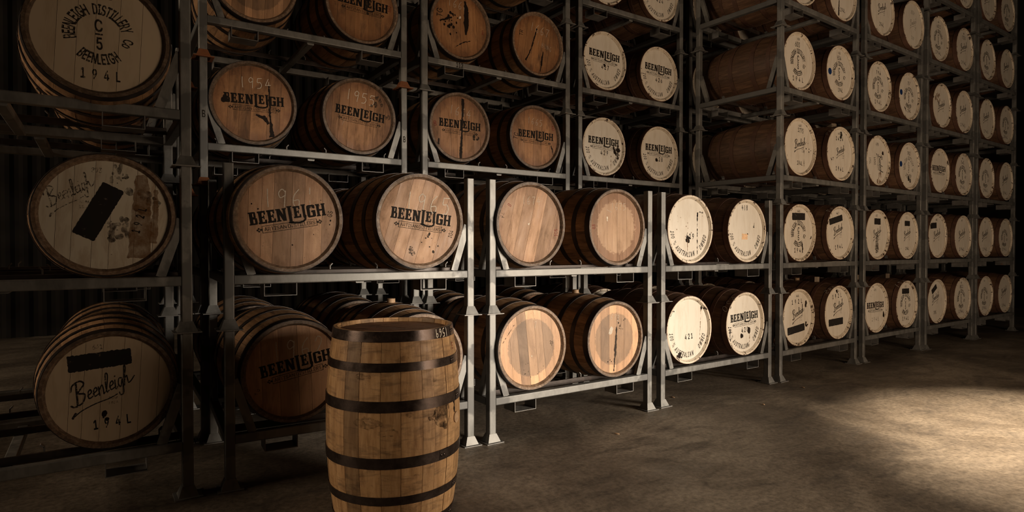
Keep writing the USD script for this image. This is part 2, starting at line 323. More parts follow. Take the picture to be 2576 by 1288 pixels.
def tube(mb, axis, o, w, d, L, r=.007):
    """closed rounded tube: section w x d, length L along axis, from corner o"""
    P = rounded(w, d, r); k = len(P)
    a = np.zeros((k, 3)); nn = np.zeros((k, 3)); e = np.zeros(3)
    u, v, t = {'z': (0, 1, 2), 'x': (1, 2, 0), 'y': (2, 0, 1)}[axis]
    a[:, u], a[:, v] = P[:, 0], P[:, 1]; nn[:, u], nn[:, v] = P[:, 2], P[:, 3]; e[t] = L
    o = np.asarray(o, float); V = np.concatenate([a + o, a + o + e]); N = np.concatenate([nn, nn])
    i = np.arange(k); j = (i + 1) % k
    mb.add(V, np.stack([i, j, j + k, i + k], 1), N)
    c = np.arange(1, k - 1); z = np.zeros_like(c)
    mb.add(a + o, np.stack([z, c + 1, c], 1)); mb.add(a + o + e, np.stack([z, c, c + 1], 1))
    return mb

def bar(mb, p, q, w, t, up=(0, 1, 0)):
    """a flat bar from p to q: w wide (in the plane across 'up'), t thick along 'up'"""
    p, q, up = np.array(p, float), np.array(q, float), np.array(up, float)
    e = (q - p) / np.linalg.norm(q - p); s = np.cross(up, e); s /= np.linalg.norm(s); up = np.cross(e, s)
    V = np.array([x + a * s * w / 2 + b * up * t / 2 for x in (p, q) for a, b in ((-1, -1), (1, -1), (1, 1), (-1, 1))])
    return mb.add(V, np.array([[0, 3, 2, 1], [4, 5, 6, 7], [0, 1, 5, 4], [1, 2, 6, 5], [2, 3, 7, 6], [3, 0, 4, 7]]))

def ring(mb, S0, S1):
    """quads between two closed loops of points"""
    k = len(S0); i = np.arange(k); j = (i + 1) % k
    return mb.add(np.concatenate([S0, S1]), np.stack([i, j, j + k, i + k], 1))

def square(cx_, cy_, h, z): return np.array([(cx_ - h, cy_ - h, z), (cx_ + h, cy_ - h, z), (cx_ + h, cy_ + h, z), (cx_ - h, cy_ + h, z)])

def build_rack(name, label, group=None, loc=(0, 0, 0), rz=0, scale=None, rusty=False, marks=()):
    t = thing(name, label, 'rack', loc, rz, group, scale)
    xs, ys = (0, W), (0, DEPTH)
    for x in xs:
        for y in ys:
            m = tube(MB(), 'z', (x, y, .052), PW, PW, H + .034 - .052)
            put(t, 'post', m, 'galvanised')
            c = (x + PW / 2, y + PW / 2); f = MB()
            lo, hi, ri = .047, PW / 2 + .001, .0635
            ring(f, square(*c, lo, .005), square(*c, hi, .056)); ring(f, square(*c, hi, .056), square(*c, hi - .004, .056))
            ring(f, square(*c, hi, .050)[::-1], square(*c, lo - .003, .005)[::-1])
            ft = put(t, 'foot', f, 'rusty_steel' if rusty else 'galvanised')
            g = MB(); q = [square(*c, ri, 0), square(*c, ri, .006), square(*c, lo, .006), square(*c, lo - .004, 0)]
            ring(g, q[0], q[1]); ring(g, q[1], q[2]); ring(g, q[3], q[0]); ring(g, q[2][::-1], q[3][::-1])
            put(ft, 'base_plate', g, 'rusty_steel' if rusty else 'plate_steel', 'rusted base plate' if rusty else None)
    X = W + PW; D = DEPTH + PW
    put(t, 'front_beam', tube(MB(), 'x', (PW, .0005, ZB0), .05, .05, W - PW), 'galvanised')
    put(t, 'rear_beam', tube(MB(), 'x', (PW, DEPTH, ZB0), .05, .05, W - PW), 'galvanised')
    for x in xs: put(t, 'side_beam', tube(MB(), 'y', (x, PW, ZB0), .05, .05, DEPTH - PW), 'galvanised')
    put(t, 'centre_beam', tube(MB(), 'y', (X / 2 - .025, .0505, ZB0 - .012), .04, .05, DEPTH - .0505), 'galvanised')
    for y in (.13, .69): put(t, 'cradle_rail', tube(MB(), 'x', (.052, y, ZB0 + .0285), .012, .04, W - .053, .004), 'hoop_black', 'dark steel rail')
    for s, x in ((1, PW), (-1, W)):
        for y in (.012, DEPTH + .012):
            m = MB(); yy = y + .014
            bar(m, (x - s * .006, yy, .572), (x + s * .088, yy, ZB1 - .002), .044, .028)
            put(t, 'brace', m, 'galvanised')
    for x in (.0115, W + .012):
        for s, y in ((1, PW), (-1, DEPTH)):
            m = MB(); bar(m, (x + .014, y - s * .006, .572), (x + .014, y + s * .088, ZB1 - .002), .044, .028, (1, 0, 0)); put(t, 'brace', m, 'galvanised')
    for x in (.2, X - .375):
        for y in (.004, D - .134):
            m = MB(); a, b, w = ZB0 - .0665, ZB0, .175; e = .004
            m.box(x, y, a, x + w, y + .13, a + e); m.box(x, y, a + e, x + e, y + .13, b); m.box(x + w - e, y, a + e, x + w, y + .13, b)
            put(t, 'fork_pocket', m, 'plate_steel')
    for cx_ in (.36, 1.12):
        for s in (-1, 1):
            for y in (.135, .695):
                x = cx_ + s * .235; m = MB()
                m.box(x - .003, y, .2675, x + .003, y + .03, .325); bar(m, (x, y + .015, .323), (x + s * .014, y + .015, .338), .006, .03)
                put(t, 'barrel_stop', m, 'plate_steel')
    for txt, x, z, h in marks:
        put(t, 'stencil_mark', flat(line_text(txt, h, .6), x, z, -.0006), 'print_worn')
    return t

# ------------------------------------------------------------------ lettering
_g = {}
def glyph(ch, bold=True, cut=False):
    k = (ch, bold, cut)
    if k in _g: return _g[k]
    m = meshkit.text_mesh(ch, 1.0, .01, bold)
    V, F = np.array(m.vertices), np.array(m.faces)
    T = [Polygon(V[f][:, :2]) for f in F if V[f][:, 2].min() > .009]
    p = unary_union([q.buffer(1e-4) for q in T if q.area > 1e-9]).simplify(.006)
    x0, y0, x1, y1 = p.bounds
    p = affinity.translate(p, -x0, 0)
    if cut and ch in 'ABDOPQR04689':
        w = x1 - x0
        p = p.difference(box(w * .5 - .045, -.3, w * .5 + .045, 1.3))
    _g[k] = (p, x1 - x0); return _g[k]

def line_text(text, h, cond=.75, gap=.16, bold=True, cut=False):
    x, out = 0.0, []
    for ch in text:
        if ch == ' ': x += .34 * cond; continue
        p, w = glyph(ch, bold, cut)
        out.append(affinity.translate(affinity.scale(p, cond, 1, origin=(0, 0)), x, 0)); x += w * cond + gap
    g = unary_union(out)
    g = affinity.translate(g, -(x - gap) / 2, -.5)
    return affinity.scale(g, h, h, origin=(0, 0))

def arc_text(text, h, R, mid, cond=.6, gap=.12, inward=True, bold=True, cut=False, slant=0.):
    adv, it = 0.0, []
    for ch in text:
        if ch == ' ': adv += .4 * cond; continue
        p, w = glyph(ch, bold, cut); it.append((p, adv + w * cond / 2, w)); adv += w * cond + gap
    adv -= gap; out = []
    for p, c, w in it:
        a = (c - adv / 2) * h / R
        q = affinity.scale(affinity.translate(p, -w / 2, -.5), cond * h, h, origin=(0, 0))
        if slant: q = affinity.skew(q, xs=slant, origin=(0, 0))
        th = math.radians(mid) + (a if inward else -a)
        q = affinity.rotate(q, math.degrees(th) + (90 if inward else -90), origin=(0, 0))
        out.append(affinity.translate(q, R * math.cos(th), R * math.sin(th)))
    return unary_union(out)

def polys(g):
    if g.is_empty: return []
    return [p for p in getattr(g, 'geoms', [g]) if p.geom_type == 'Polygon' and p.area > 1e-9]

def tri2d(g):
    V, F, c = [], [], 0
    for p in polys(g):
        v, f = trimesh.creation.triangulate_polygon(p, engine='earcut')
        v = np.asarray(v); f = np.asarray(f)
        a = v[f]; s = np.cross(a[:, 1] - a[:, 0], a[:, 2] - a[:, 0]); f[s < 0] = f[s < 0][:, ::-1]
        V.append(v); F.append(f + c); c += len(v)
    return (np.vstack(V), np.vstack(F)) if V else (np.zeros((0, 2)), np.zeros((0, 3), int))

def flat(g, x=0, z=0, y=0, rot=0):
    """a shapely shape as flat print in the xz plane facing -y"""
    V, F = tri2d(affinity.translate(affinity.rotate(g, rot, origin=(0, 0)), x, z))
    P = np.stack([V[:, 0], np.full(len(V), y), V[:, 1]], 1)
    return P, F, np.tile([0, -1.0, 0], (len(P), 1))

def logo_letters():
    b = box
    B = unary_union([b(.06, 0, .26, 1), b(0, .9, .3, 1), b(0, 0, .3, .1), b(.1, .5, .46, 1).buffer(-.08).buffer(.08, quad_segs=3), b(.1, 0, .52, .53).buffer(-.09).buffer(.09, quad_segs=3)]) - b(.26, .61, .34, .88) - b(.26, .12, .38, .42)
    E = unary_union([b(.06, 0, .26, 1), b(0, .86, .5, 1), b(.4, .7, .5, 1), b(0, 0, .54, .14), b(.43, 0, .54, .30), b(.2, .44, .42, .56), b(.35, .35, .42, .65)])
    N = unary_union([b(.06, 0, .22, 1), b(.48, 0, .64, 1), Polygon([(.06, 1), (.28, 1), (.64, 0), (.42, 0)]), b(0, .9, .26, 1), b(0, 0, .28, .1), b(.42, .9, .7, 1)])
    L = unary_union([b(.06, -.22, .26, 1.12), b(0, 1.02, .32, 1.12), b(0, -.24, .34, -.12)])
    sw = LineString([(.12, -.2), (.4, -.26), (.7, -.30), (.98, -.24), (1.14, -.08), (1.16, .12)]).buffer(.065, quad_segs=3) | LineString([(.98, -.24), (1.14, -.08), (1.2, .2)]).buffer(.05)
    L = L | affinity.translate(sw, 0, .0)
    E2 = affinity.translate(affinity.scale(E, .92, .95, origin=(0, 0)), 0, .1)
    I = unary_union([b(.06, .08, .24, 1.12), b(0, 1.02, .3, 1.12), Polygon([(.06, .1), (.24, .1), (.20, -.12)])])
    G = (b(0, 0, .56, 1).buffer(-.13).buffer(.13, quad_segs=3) - b(.2, .14, .37, .86) - b(.34, .55, .57, .74)) | b(.3, .40, .58, .53) | b(.38, .04, .58, .5) | b(.46, .68, .56, .95)
    Hh = unary_union([b(.05, 0, .23, 1), b(.43, 0, .61, 1), b(.1, .43, .5, .57), b(0, .9, .28, 1), b(0, 0, .28, .1), b(.38, .9, .66, 1), b(.38, 0, .66, .1)])
    x, out = 0, []
    for g, w in ((B, .53), (E, .54), (E, .54), (N, .70), (L, .34), (E2, .51), (I, .31), (G, .58), (Hh, .66)):
        out.append(affinity.translate(g, x, 0)); x += w + .055
    g = affinity.translate(unary_union(out), -(x - .055) / 2, -.45)
    return affinity.scale(g, 1 / (x - .055), 0.86 / (x - .055), origin=(0, 0))
LOGO = logo_letters()
def banner():
    t = line_text('ARTISAN DISTILLERS', .052, 1.0, .13, bold=False)
    x0, y0, x1, y1 = t.bounds
    r = box(x0 - .03, -.05, x1 + .03, .05); fr = r - r.buffer(-.007)
    orn = [t, fr]
    for s, x in ((-1, x0 - .045), (1, x1 + .045)):
        orn += [Point(x, .0).buffer(.016, quad_segs=3), Point(x + s * .03, .018).buffer(.013, quad_segs=3), Point(x + s * .03, -.018).buffer(.013, quad_segs=3), Point(x + s * .05, 0).buffer(.013, quad_segs=3)]
    g = unary_union(orn); x0, y0, x1, y1 = g.bounds
    return affinity.scale(g, .86 / (x1 - x0), 1.05 * .86 / (x1 - x0), origin=(0, 0))
BANNER = banner()

def smooth_line(P, n=6):
    P = np.array(P, float); Q = np.vstack([2 * P[0] - P[1], P, 2 * P[-1] - P[-2]]); out = []
    for i in range(1, len(Q) - 2):
        for t in np.linspace(0, 1, n, endpoint=False):
            a, b, c, d_ = Q[i - 1], Q[i], Q[i + 1], Q[i + 2]
            out.append(.5 * (2 * b + (c - a) * t + (2 * a - 5 * b + 4 * c - d_) * t * t + (3 * b - a - 3 * c + d_) * t ** 3))
    out.append(P[-1]); return out

def script_word():
    S = []; ln = lambda pts, w: S.append(LineString(smooth_line(pts, 5)).buffer(w, quad_segs=2))
    ln([(.25, -.1), (.28, .5), (.3, 1.1)], .055); ln([(-.02, .8), (.1, 1.1), (.5, 1.2), (.72, .95), (.35, .6), (.7, .4), (.55, 0), (.1, -.08), (-.1, .05)], .045)
    x = .85
    for k in range(2): ln([(x, .25), (x + .22, .35), (x + .18, .52), (x + .04, .4), (x + .06, .08), (x + .3, .12)], .036); x += .32
    ln([(x, .5), (x + .02, .02)], .036); ln([(x + .02, .3), (x + .2, .52), (x + .26, .3), (x + .26, .02), (x + .36, .1)], .036); x += .42
    ln([(x, .1), (x + .16, .9), (x + .06, 1.05), (x, .6), (x + .02, .05), (x + .15, .08)], .036); x += .2
    ln([(x, .25), (x + .22, .35), (x + .18, .52), (x + .04, .4), (x + .06, .08), (x + .3, .12)], .036); x += .34
    ln([(x, .5), (x, .03), (x + .12, .1)], .036); S.append(Point(x + .02, .72).buffer(.045)); x += .18
    ln([(x + .24, .48), (x + .06, .5), (x, .2), (x + .12, .03), (x + .25, .4), (x + .24, -.35), (x + .06, -.42), (x, -.25)], .036); x += .34
    ln([(x, .02), (x + .08, 1.05), (x + .16, .95), (x + .02, .3), (x + .18, .5), (x + .24, .1), (x + .4, .12), (x + .62, .32)], .036)
    g = affinity.skew(unary_union(S), xs=16, origin=(0, 0))
    sw = LineString(smooth_line([(-.28, -.62), (.3, -.42), (1.1, -.34), (1.9, -.36), (2.4, -.30)], 5)).buffer(.03) | LineString([(-.28, -.62), (-.05, -.44)]).buffer(.06)
    g = affinity.translate(g | sw, -1.45, -.3); x0, y0, x1, y1 = g.bounds
    return affinity.scale(g, 1 / (x1 - x0), 1.15 / (x1 - x0), origin=(0, 0))
SCRIPT = script_word()

STROKE = {'0': [[(.5, 1), (.2, .75), (.2, .25), (.5, 0), (.8, .25), (.8, .75), (.5, 1)]], '1': [[(.5, 1), (.48, .5), (.5, 0)]],
    '2': [[(.2, .75), (.4, 1), (.72, .9), (.68, .6), (.15, .02)], [(.15, .02), (.85, .06)]], '3': [[(.2, .9), (.5, 1), (.75, .8), (.45, .55), (.8, .3), (.5, 0), (.15, .1)]],
    '4': [[(.6, 1), (.12, .36)], [(.12, .36), (.92, .42)], [(.68, .72), (.6, -.02)]], '5': [[(.85, 1), (.25, .97)], [(.25, .97), (.2, .58), (.6, .6), (.8, .35), (.6, .06), (.15, 0)]],
    '6': [[(.75, 1), (.35, .7), (.2, .3), (.4, 0), (.72, .12), (.7, .4), (.25, .35)]], '7': [[(.15, .95), (.85, 1)], [(.85, 1), (.5, .45), (.4, 0)]],
    '8': [[(.5, .55), (.25, .75), (.5, 1), (.75, .75), (.5, .55), (.2, .25), (.5, 0), (.8, .25), (.5, .55)]], '9': [[(.8, .85), (.5, 1), (.2, .78), (.35, .52), (.78, .66)], [(.8, .9), (.72, .4), (.66, 0)]],
    'B': [[(.2, 0), (.2, 1), (.7, .9), (.6, .6), (.2, .55)], [(.2, .55), (.8, .4), (.7, .05), (.2, 0)]], 'U': [[(.2, 1), (.2, .2), (.5, 0), (.8, .2), (.8, 1)]],
    'N': [[(.2, 0), (.2, 1)], [(.2, 1), (.8, 0)], [(.8, 0), (.8, 1)]], 'G': [[(.8, .85), (.5, 1), (.2, .6), (.3, .1), (.65, 0), (.8, .4)], [(.5, .42), (.8, .4)], [(.8, .4), (.75, -.2)]],
    ',': [[(.4, .3), (.4, -.05)]], '\'': [[(.5, 1.1), (.48, .75)]]}
def hand(text, h, wide=.62, pen=.035):
    x, S = 0, []
    for ch in text:
        if ch == ' ': x += .5; continue
        for st in STROKE[ch]:
            P = smooth_line(st, 5) if len(st) > 2 else st
            S.append(LineString([(x + p[0] * wide, p[1]) for p in P]).buffer(pen, quad_segs=2))
        x += wide + .16
    g = affinity.translate(unary_union(S), -(x - .16) / 2, -.5)
    return affinity.scale(g, h, h, origin=(0, 0))

def ragged(g, amp, seed, step=.004):
    """roughens an outline"""
    out = []
    for k, p in enumerate(polys(g)):
        n = max(12, int(p.length / step)); c = np.array([p.exterior.interpolate(i / n, normalized=True).coords[0] for i in range(n)])
        t = np.roll(c, -1, 0) - np.roll(c, 1, 0); nn = np.stack([t[:, 1], -t[:, 0]], 1); nn /= np.linalg.norm(nn, axis=1, keepdims=True) + 1e-9
        a = meshkit.fbm(np.column_stack([c * 60, np.full(n, seed * 7.3 + k)]), 4, seed) - .5
        out.append(Polygon(c + nn * (a * 2 * amp)[:, None]).buffer(0))
    return unary_union(out)

def drip(P, w, seed):
    S = []
    for (a, b), (wa, wb_) in zip(zip(P[:-1], P[1:]), zip(w[:-1], w[1:])):
        a, b = np.array(a), np.array(b); t = (b - a) / (np.linalg.norm(b - a) + 1e-9); q = np.array([t[1], -t[0]])
        S.append(Polygon([a + q * wa / 2, b + q * wb_ / 2, b - q * wb_ / 2, a - q * wa / 2]).buffer(.0006))
    return ragged(unary_union(S), .010, seed, .005)

def spots(cx_, cz_, r, n, seed, size=.008):
    R = random.Random(seed); S = []
    for _ in range(n):
        a, q = R.uniform(0, 2 * PI), r * R.random() ** .5
        S.append(affinity.scale(Point(cx_ + q * math.cos(a), cz_ + q * math.sin(a)).buffer(size * R.uniform(.3, 1.2), quad_segs=3), 1, R.uniform(.7, 1.8)))
    return ragged(unary_union(S), .006, seed, .003)

# ------------------------------------------------------------------ barrels
LB, RE, RB = .895, .2795, .317                # length, radius at the chime, radius at the bilge
RECESS, RH = .019, RE - .0205                 # head set back in the chime; radius of the head
HOOPS = ((0.0, .046), (.136, .174), (.300, .348))
def rad(y): u = np.clip(np.abs(np.asarray(y, float)) / (LB / 2), 0, 1); return RE + (RB - RE) * (1 - u ** 2)

def stave(a0, a1, lift, ny=9, na=3, gap=.0011):
    """one stave round the y axis, between two angles measured from +z towards +x; built about angle 0"""
    h = (a1 - a0) / 2; y = np.concatenate([[-LB / 2, -LB / 2 + .028], np.linspace(-LB / 2 + .12, LB / 2 - .12, ny - 4), [LB / 2 - .028, LB / 2]])
    ro = rad(y) + lift; ri = ro - .026; ri[0] += .010; ri[-1] += .010
    mb = MB(); n = len(y)
    def shell(r, sgn):
        th = np.linspace(-1, 1, na); A = h - gap / 2 / r
        T = th[None, :] * A[:, None]
        V = np.stack([r[:, None] * np.sin(T), np.broadcast_to(y[:, None], T.shape), r[:, None] * np.cos(T)], -1)
        sl = np.gradient(r, y); N = np.stack([np.sin(T), -np.broadcast_to(sl[:, None], T.shape), np.cos(T)], -1)
        N /= np.linalg.norm(N, axis=-1, keepdims=True)
        i, j = np.meshgrid(np.arange(n - 1), np.arange(na - 1), indexing='ij')
        q = np.stack([i * na + j, i * na + j + 1, (i + 1) * na + j + 1, (i + 1) * na + j], -1).reshape(-1, 4)
        if sgn > 0: q = q[:, ::-1]
        return V, q, N * sgn
    Vo, qo, No = shell(ro, 1); Vi, qi, Ni = shell(ri, -1)
    mb.add(Vo.reshape(-1, 3), qo[:, ::-1] if False else qo, No.reshape(-1, 3)); mb.add(Vi.reshape(-1, 3), qi, Ni.reshape(-1, 3))
    for k, sg in ((0, 1), (na - 1, -1)):
        V = np.concatenate([Vo[:, k], Vi[:, k]]); i = np.arange(n - 1); q = np.stack([i, i + 1, i + 1 + n, i + n], 1)
        mb.add(V, q if sg > 0 else q[:, ::-1])
    for k, sg in ((0, 1), (n - 1, -1)):
        V = np.concatenate([Vo[k], Vi[k]]); i = np.arange(na - 1); q = np.stack([i, i + na, i + na + 1, i + 1], 1)
        mb.add(V, q if sg > 0 else q[:, ::-1])
    return mb.arrays()

def fix(A):
    """turn faces so that they agree with their normals"""
    V, F, N = A
    n = np.cross(V[F[:, 1]] - V[F[:, 0]], V[F[:, 2]] - V[F[:, 0]]); s = (n * N[F].mean(1)).sum(1) < 0
    F = F.copy(); F[s] = F[s][:, ::-1]; return V, F, N

def lathe(prof, seg=48, smooth=True):
    """closed ring about the y axis from (y, r) points in order"""
    P = np.array(prof, float); n = len(P); th = np.linspace(0, 2 * PI, seg, endpoint=False); mb = MB()
    for k in range(n):
        a, b = P[k], P[(k + 1) % n]; t = b - a; nr = np.array([-t[1], t[0]]); nr = nr / (np.linalg.norm(nr) + 1e-9)
        V = np.concatenate([np.stack([q[1] * np.sin(th), np.full(seg, q[0]), q[1] * np.cos(th)], 1) for q in (a, b)])
        N = np.stack([nr[1] * np.sin(th), np.full(seg, nr[0]), nr[1] * np.cos(th)], 1); N = np.concatenate([N, N])
        i = np.arange(seg); j = (i + 1) % seg
        mb.add(V, np.stack([i, j, j + seg, i + seg], 1), N)
    return fix(mb.arrays())

def outward(A):
    """hoop rings: flip normals so that the outside faces out"""
    return A

HOOP_MESH = {}
for s in (-1, 1):
    for k, (a, b) in enumerate(HOOPS):
        y0, y1 = (-LB / 2 + a, -LB / 2 + b) if s < 0 else (LB / 2 - b, LB / 2 - a)
        r0, r1 = rad(y0) + .0016, rad(y1) + .0016
        HOOP_MESH[(s, k)] = lathe([(y0, r0), (y0, r0 + .0022), (y1, r1 + .0022), (y1, r1)])
# the painted ring over the stave ends of the white headed barrels
ye = -LB / 2
CHIME = lathe([(ye + .004, RE + .0012), (ye - .0012, RE + .0006), (ye - .0012, RE - .0150), (ye + RECESS - .002, RE - .0262), (ye + RECESS - .002, RE - .0268), (ye + .004, RE - .0165)])

def head_boards(rng, n=7, gap=.0009, uneven=.0005):
    """boards of a head across the circle: list of arrays, upright boards"""
    w = np.array([rng.uniform(.7, 1.35) for _ in range(n)]); e = np.concatenate([[0], np.cumsum(w)]); e = -RH + 2 * RH * e / e[-1]
    out = []
    for a, b in zip(e[:-1], e[1:]):
        a2, b2 = a + gap / 2, b - gap / 2
        aa, bb = max(a2, -RH + .002), min(b2, RH - .002)
        x = np.linspace(aa, bb, 7); zt = np.sqrt(np.maximum(RH ** 2 - x ** 2, 1e-8))
        pts = np.concatenate([np.stack([x, -zt], 1), np.stack([x, zt], 1)[::-1]])
        y0 = -LB / 2 + RECESS + rng.uniform(-uneven, uneven); y1 = y0 + .014; k = len(pts); mb = MB()
        F = np.stack([pts[:, 0], np.full(k, y0), pts[:, 1]], 1); B = F.copy(); B[:, 1] = y1
        i = np.arange(6)
        q = np.stack([i, i + 1, k - 2 - i, k - 1 - i], 1)
        mb.add(F, q, np.tile([0, -1., 0], (k, 1)))
        ring(mb, F[::-1], B[::-1]) ; ring(mb, F, B)
        V, Fc, N = mb.arrays()
        out.append((V, Fc, N))
    return out

def stave_set(rng, n):
    w = np.array([rng.uniform(.72, 1.3) for _ in range(n)]); e = np.concatenate([[0], np.cumsum(w)]) / w.sum() * 2 * PI
    return e

C5T = [arc_text('BEENLEIGH', .165, .405, 154, .50, .05, False, cut=True), arc_text('DISTILLERY', .165, .405, 56, .46, .05, False, cut=True), arc_text('Co', .14, .405, 345, .6, .06, False), arc_text('BEENLEIGH', .165, .405, 268, .46, .045, True, cut=True)]
AUS = ([arc_text('100', .155, .80, 193, .48, .20, cut=True, slant=12), arc_text('AUSTRALIAN', .155, .80, 256, .47, .235, cut=True, slant=12), arc_text('OWNED', .155, .80, 329, .47, .25, cut=True, slant=12)])
PCT = arc_text('%', .15, .80, 213, .55, .1, bold=False)

def print_head(t, cmds, y, xf0):
    """flat print on the head, in units of the head's radius"""
    S = RH
    def lay(name, g, mat, cx_, cz_, rot, label=None, lift=0.):
        if g.is_empty: return
        V, F, N = flat(affinity.scale(g, S, S, origin=(0, 0)), cx_ * S, cz_ * S, y - lift, rot)
        if len(F): put(t, name, (V, F, N), mat, label, xf0)
    for k, c in enumerate(cmds):
        o = c[0]; lf = .00005 * k
        if o == 'logo':
            _, x, z, w, rot, mat = c
            lay('brand_lettering', affinity.scale(LOGO, w, w, origin=(0, 0)), mat, x, z, rot, 'stencilled black brand name', lf)
            a = math.radians(rot); dz = -.225 * w / 1.5
            lay('banner_lettering', affinity.scale(BANNER, w, w, origin=(0, 0)), 'print_worn', x - dz * math.sin(a), z + dz * math.cos(a), rot, 'thin boxed line of small capitals', lf)
        elif o == 'st':
            _, txt, x, z, h, rot, cond, gap, mat = c
            lay('stencil_lettering', line_text(txt, h, cond, gap, cut=True), mat, x, z, rot, None, lf)
        elif o == 'ink':
            _, txt, x, z, h, rot, mat = c
            lay('small_number', line_text(txt, h, .7, .14, bold=False), mat, x, z, rot, None, lf)
        elif o == 'chalk':
            _, txt, x, z, h, rot, mat = c
            lay('chalk_number', hand(txt, h, .62, .027), mat, x, z, rot, 'hand-drawn chalk figures', lf)
        elif o == 'pen':
            _, txt, x, z, h, rot = c
            lay('pen_number', hand(txt, h, .6, .045), 'print_black', x, z, rot, 'hand-drawn black figures', lf)
        elif o == 'aus':
            [lay('arc_lettering', w_, 'print_black', 0, 0, c[1], 'black stencil lettering round the lower rim', lf) for w_ in AUS]; lay('percent_sign', PCT, 'print_worn', 0, 0, c[1], None, lf)
        elif o == 'c5':
            _, x, z, s, rot, mat = c
            [lay('round_lettering', affinity.scale(w_, s, s, origin=(0, 0)), mat, x, z, rot, 'word of a ring of stencil lettering', lf) for w_ in C5T]
            g = unary_union([affinity.translate(line_text('C', .19, .62, cut=True), 0, .14), box(-.05, -.012, .05, .012), affinity.translate(line_text('5', .19, .62), 0, -.15)])
            lay('mark_in_ring', affinity.scale(g, s, s, origin=(0, 0)), mat, x, z, rot, None, lf)
        elif o == 'script':
            _, x, z, w, rot, mat = c
            lay('script_lettering', affinity.scale(SCRIPT, w, w, origin=(0, 0)), mat, x, z, rot, 'slanted script brand name', lf)
            a = math.radians(rot)
            lay('small_lettering', unary_union([line_text('RUM', .05, .9, .2, False), affinity.translate(line_text('1884', .05, .9, .2, False), .0, -.085)]), 'print_faint', x + .2 * math.cos(a) + .2 * math.sin(a), z - .2 * math.cos(a) + .1 * math.sin(a), rot * .0, None, lf)
        elif o == 'block':
            _, x, z, w, h, rot = c
            g = ragged(box(-w / 2, -h / 2, w / 2, h / 2).buffer(-.02).buffer(.02), .018, k + int(100 * abs(x) + 31 * w), .02)
            lay('blacked_out_patch', g, 'blackout', x, z, rot, 'rectangle of black paint', lf)
        elif o == 'dot': lay('round_sticker', Point(0, 0).buffer(c[3], quad_segs=6), 'blue_sticker', c[1], c[2], 0, 'dark blue round sticker', lf)
        elif o == 'label': lay('pale_patch', ragged(box(-.16, -.1, .16, .1), .01, 3, .02), 'orange_patch', c[1], c[2], 0, 'faint orange patch', lf)
        elif o == 'drip':
            _, P, w, seed, mat = c
            lay('leak_stain', affinity.scale(drip([(a * S, b * S) for a, b in P], [q * S for q in w], seed), 1 / S, 1 / S, origin=(0, 0)), mat, 0, 0, 0, 'dark leak stain', lf)
        elif o == 'spots':
            _, x, z, r, n, seed, size, mat = c
            lay('stain_spots', affinity.scale(spots(x * S, z * S, r * S, n, seed, size * S), 1 / S, 1 / S, origin=(0, 0)), mat, 0, 0, 0, 'dark spots', lf)
        elif o == 'red':
            _, txt, x, z, h, rot = c
            lay('red_mark', line_text(txt, h, .8, .15, False), 'red_print', x, z, rot, 'faint red mark', lf)

def build_barrel(label, loc, yaw, look, roll, cmds, seed, group=None, nst=25, bung=False, side_chalk=None):
    """loc: under the middle of the barrel where it lies. look: (stave material, hoop material, head material, white chime?)"""
    rng = random.Random(seed); sm, hm, dm, white = look
    t = thing('barrel', label, 'barrel', loc, yaw, group)
    xf = {'t': (0, 0, RB)}
    e = stave_set(rng, nst); off = rng.uniform(0, 360)
    for a0, a1 in zip(e[:-1], e[1:]):
        put(t, 'stave', fix(stave(a0, a1, rng.uniform(-.0007, .0007))), sm, None, {'t': (0, 0, RB), 'ry': off + math.degrees((a0 + a1) / 2)})
    for (s, k), m in HOOP_MESH.items():
        put(t, 'head_hoop' if k == 0 else 'hoop', m, hm, None, xf)
    for b in head_boards(rng, rng.choice((6, 7, 7, 8)), .00012 if white else .0012, .0001 if white else .0005):
        put(t, 'head_board', fix(b), dm, None, {'t': (0, 0, RB), 'ry': roll})
    bh = trimesh.creation.cylinder(RH, .014, sections=40); bh.apply_transform(trimesh.transformations.rotation_matrix(PI / 2, (1, 0, 0))); bh.apply_translation((0, LB / 2 - RECESS, 0))
    put(t, 'back_head', MB().tm(bh), 'head_oak_dark', None, xf)
    if white: put(t, 'painted_chime', CHIME, 'chime_white', 'white painted stave ends', xf)
    else: put(t, 'chime', CHIME, 'chime_oak', 'weathered stave ends', xf)
    if bung:
        m = trimesh.creation.cylinder(.027, .03, sections=20); m.apply_translation((.0, .02, RB + .012)); put(t, 'bung', MB().tm(m), 'bung_wood', None, xf)
    if cmds: print_head(t, cmds, -LB / 2 + RECESS - .0009, xf)
    if side_chalk:
        txt, ang, h = side_chalk
        V, F = tri2d(affinity.rotate(hand(txt, h), -70, origin=(0, 0)))
        yy = -LB / 2 + .022 + V[:, 0] * .0 + V[:, 1] * .0 + V[:, 0] * .6
        r = rad(yy) + .0046; th = math.radians(ang) + V[:, 1] / r
        P = np.stack([r * np.sin(th), yy, r * np.cos(th)], 1); N = np.stack([np.sin(th), 0 * th, np.cos(th)], 1)
        put(t, 'chalk_number', fix((P, F, N)), 'chalk_strong', None, xf)
    return t

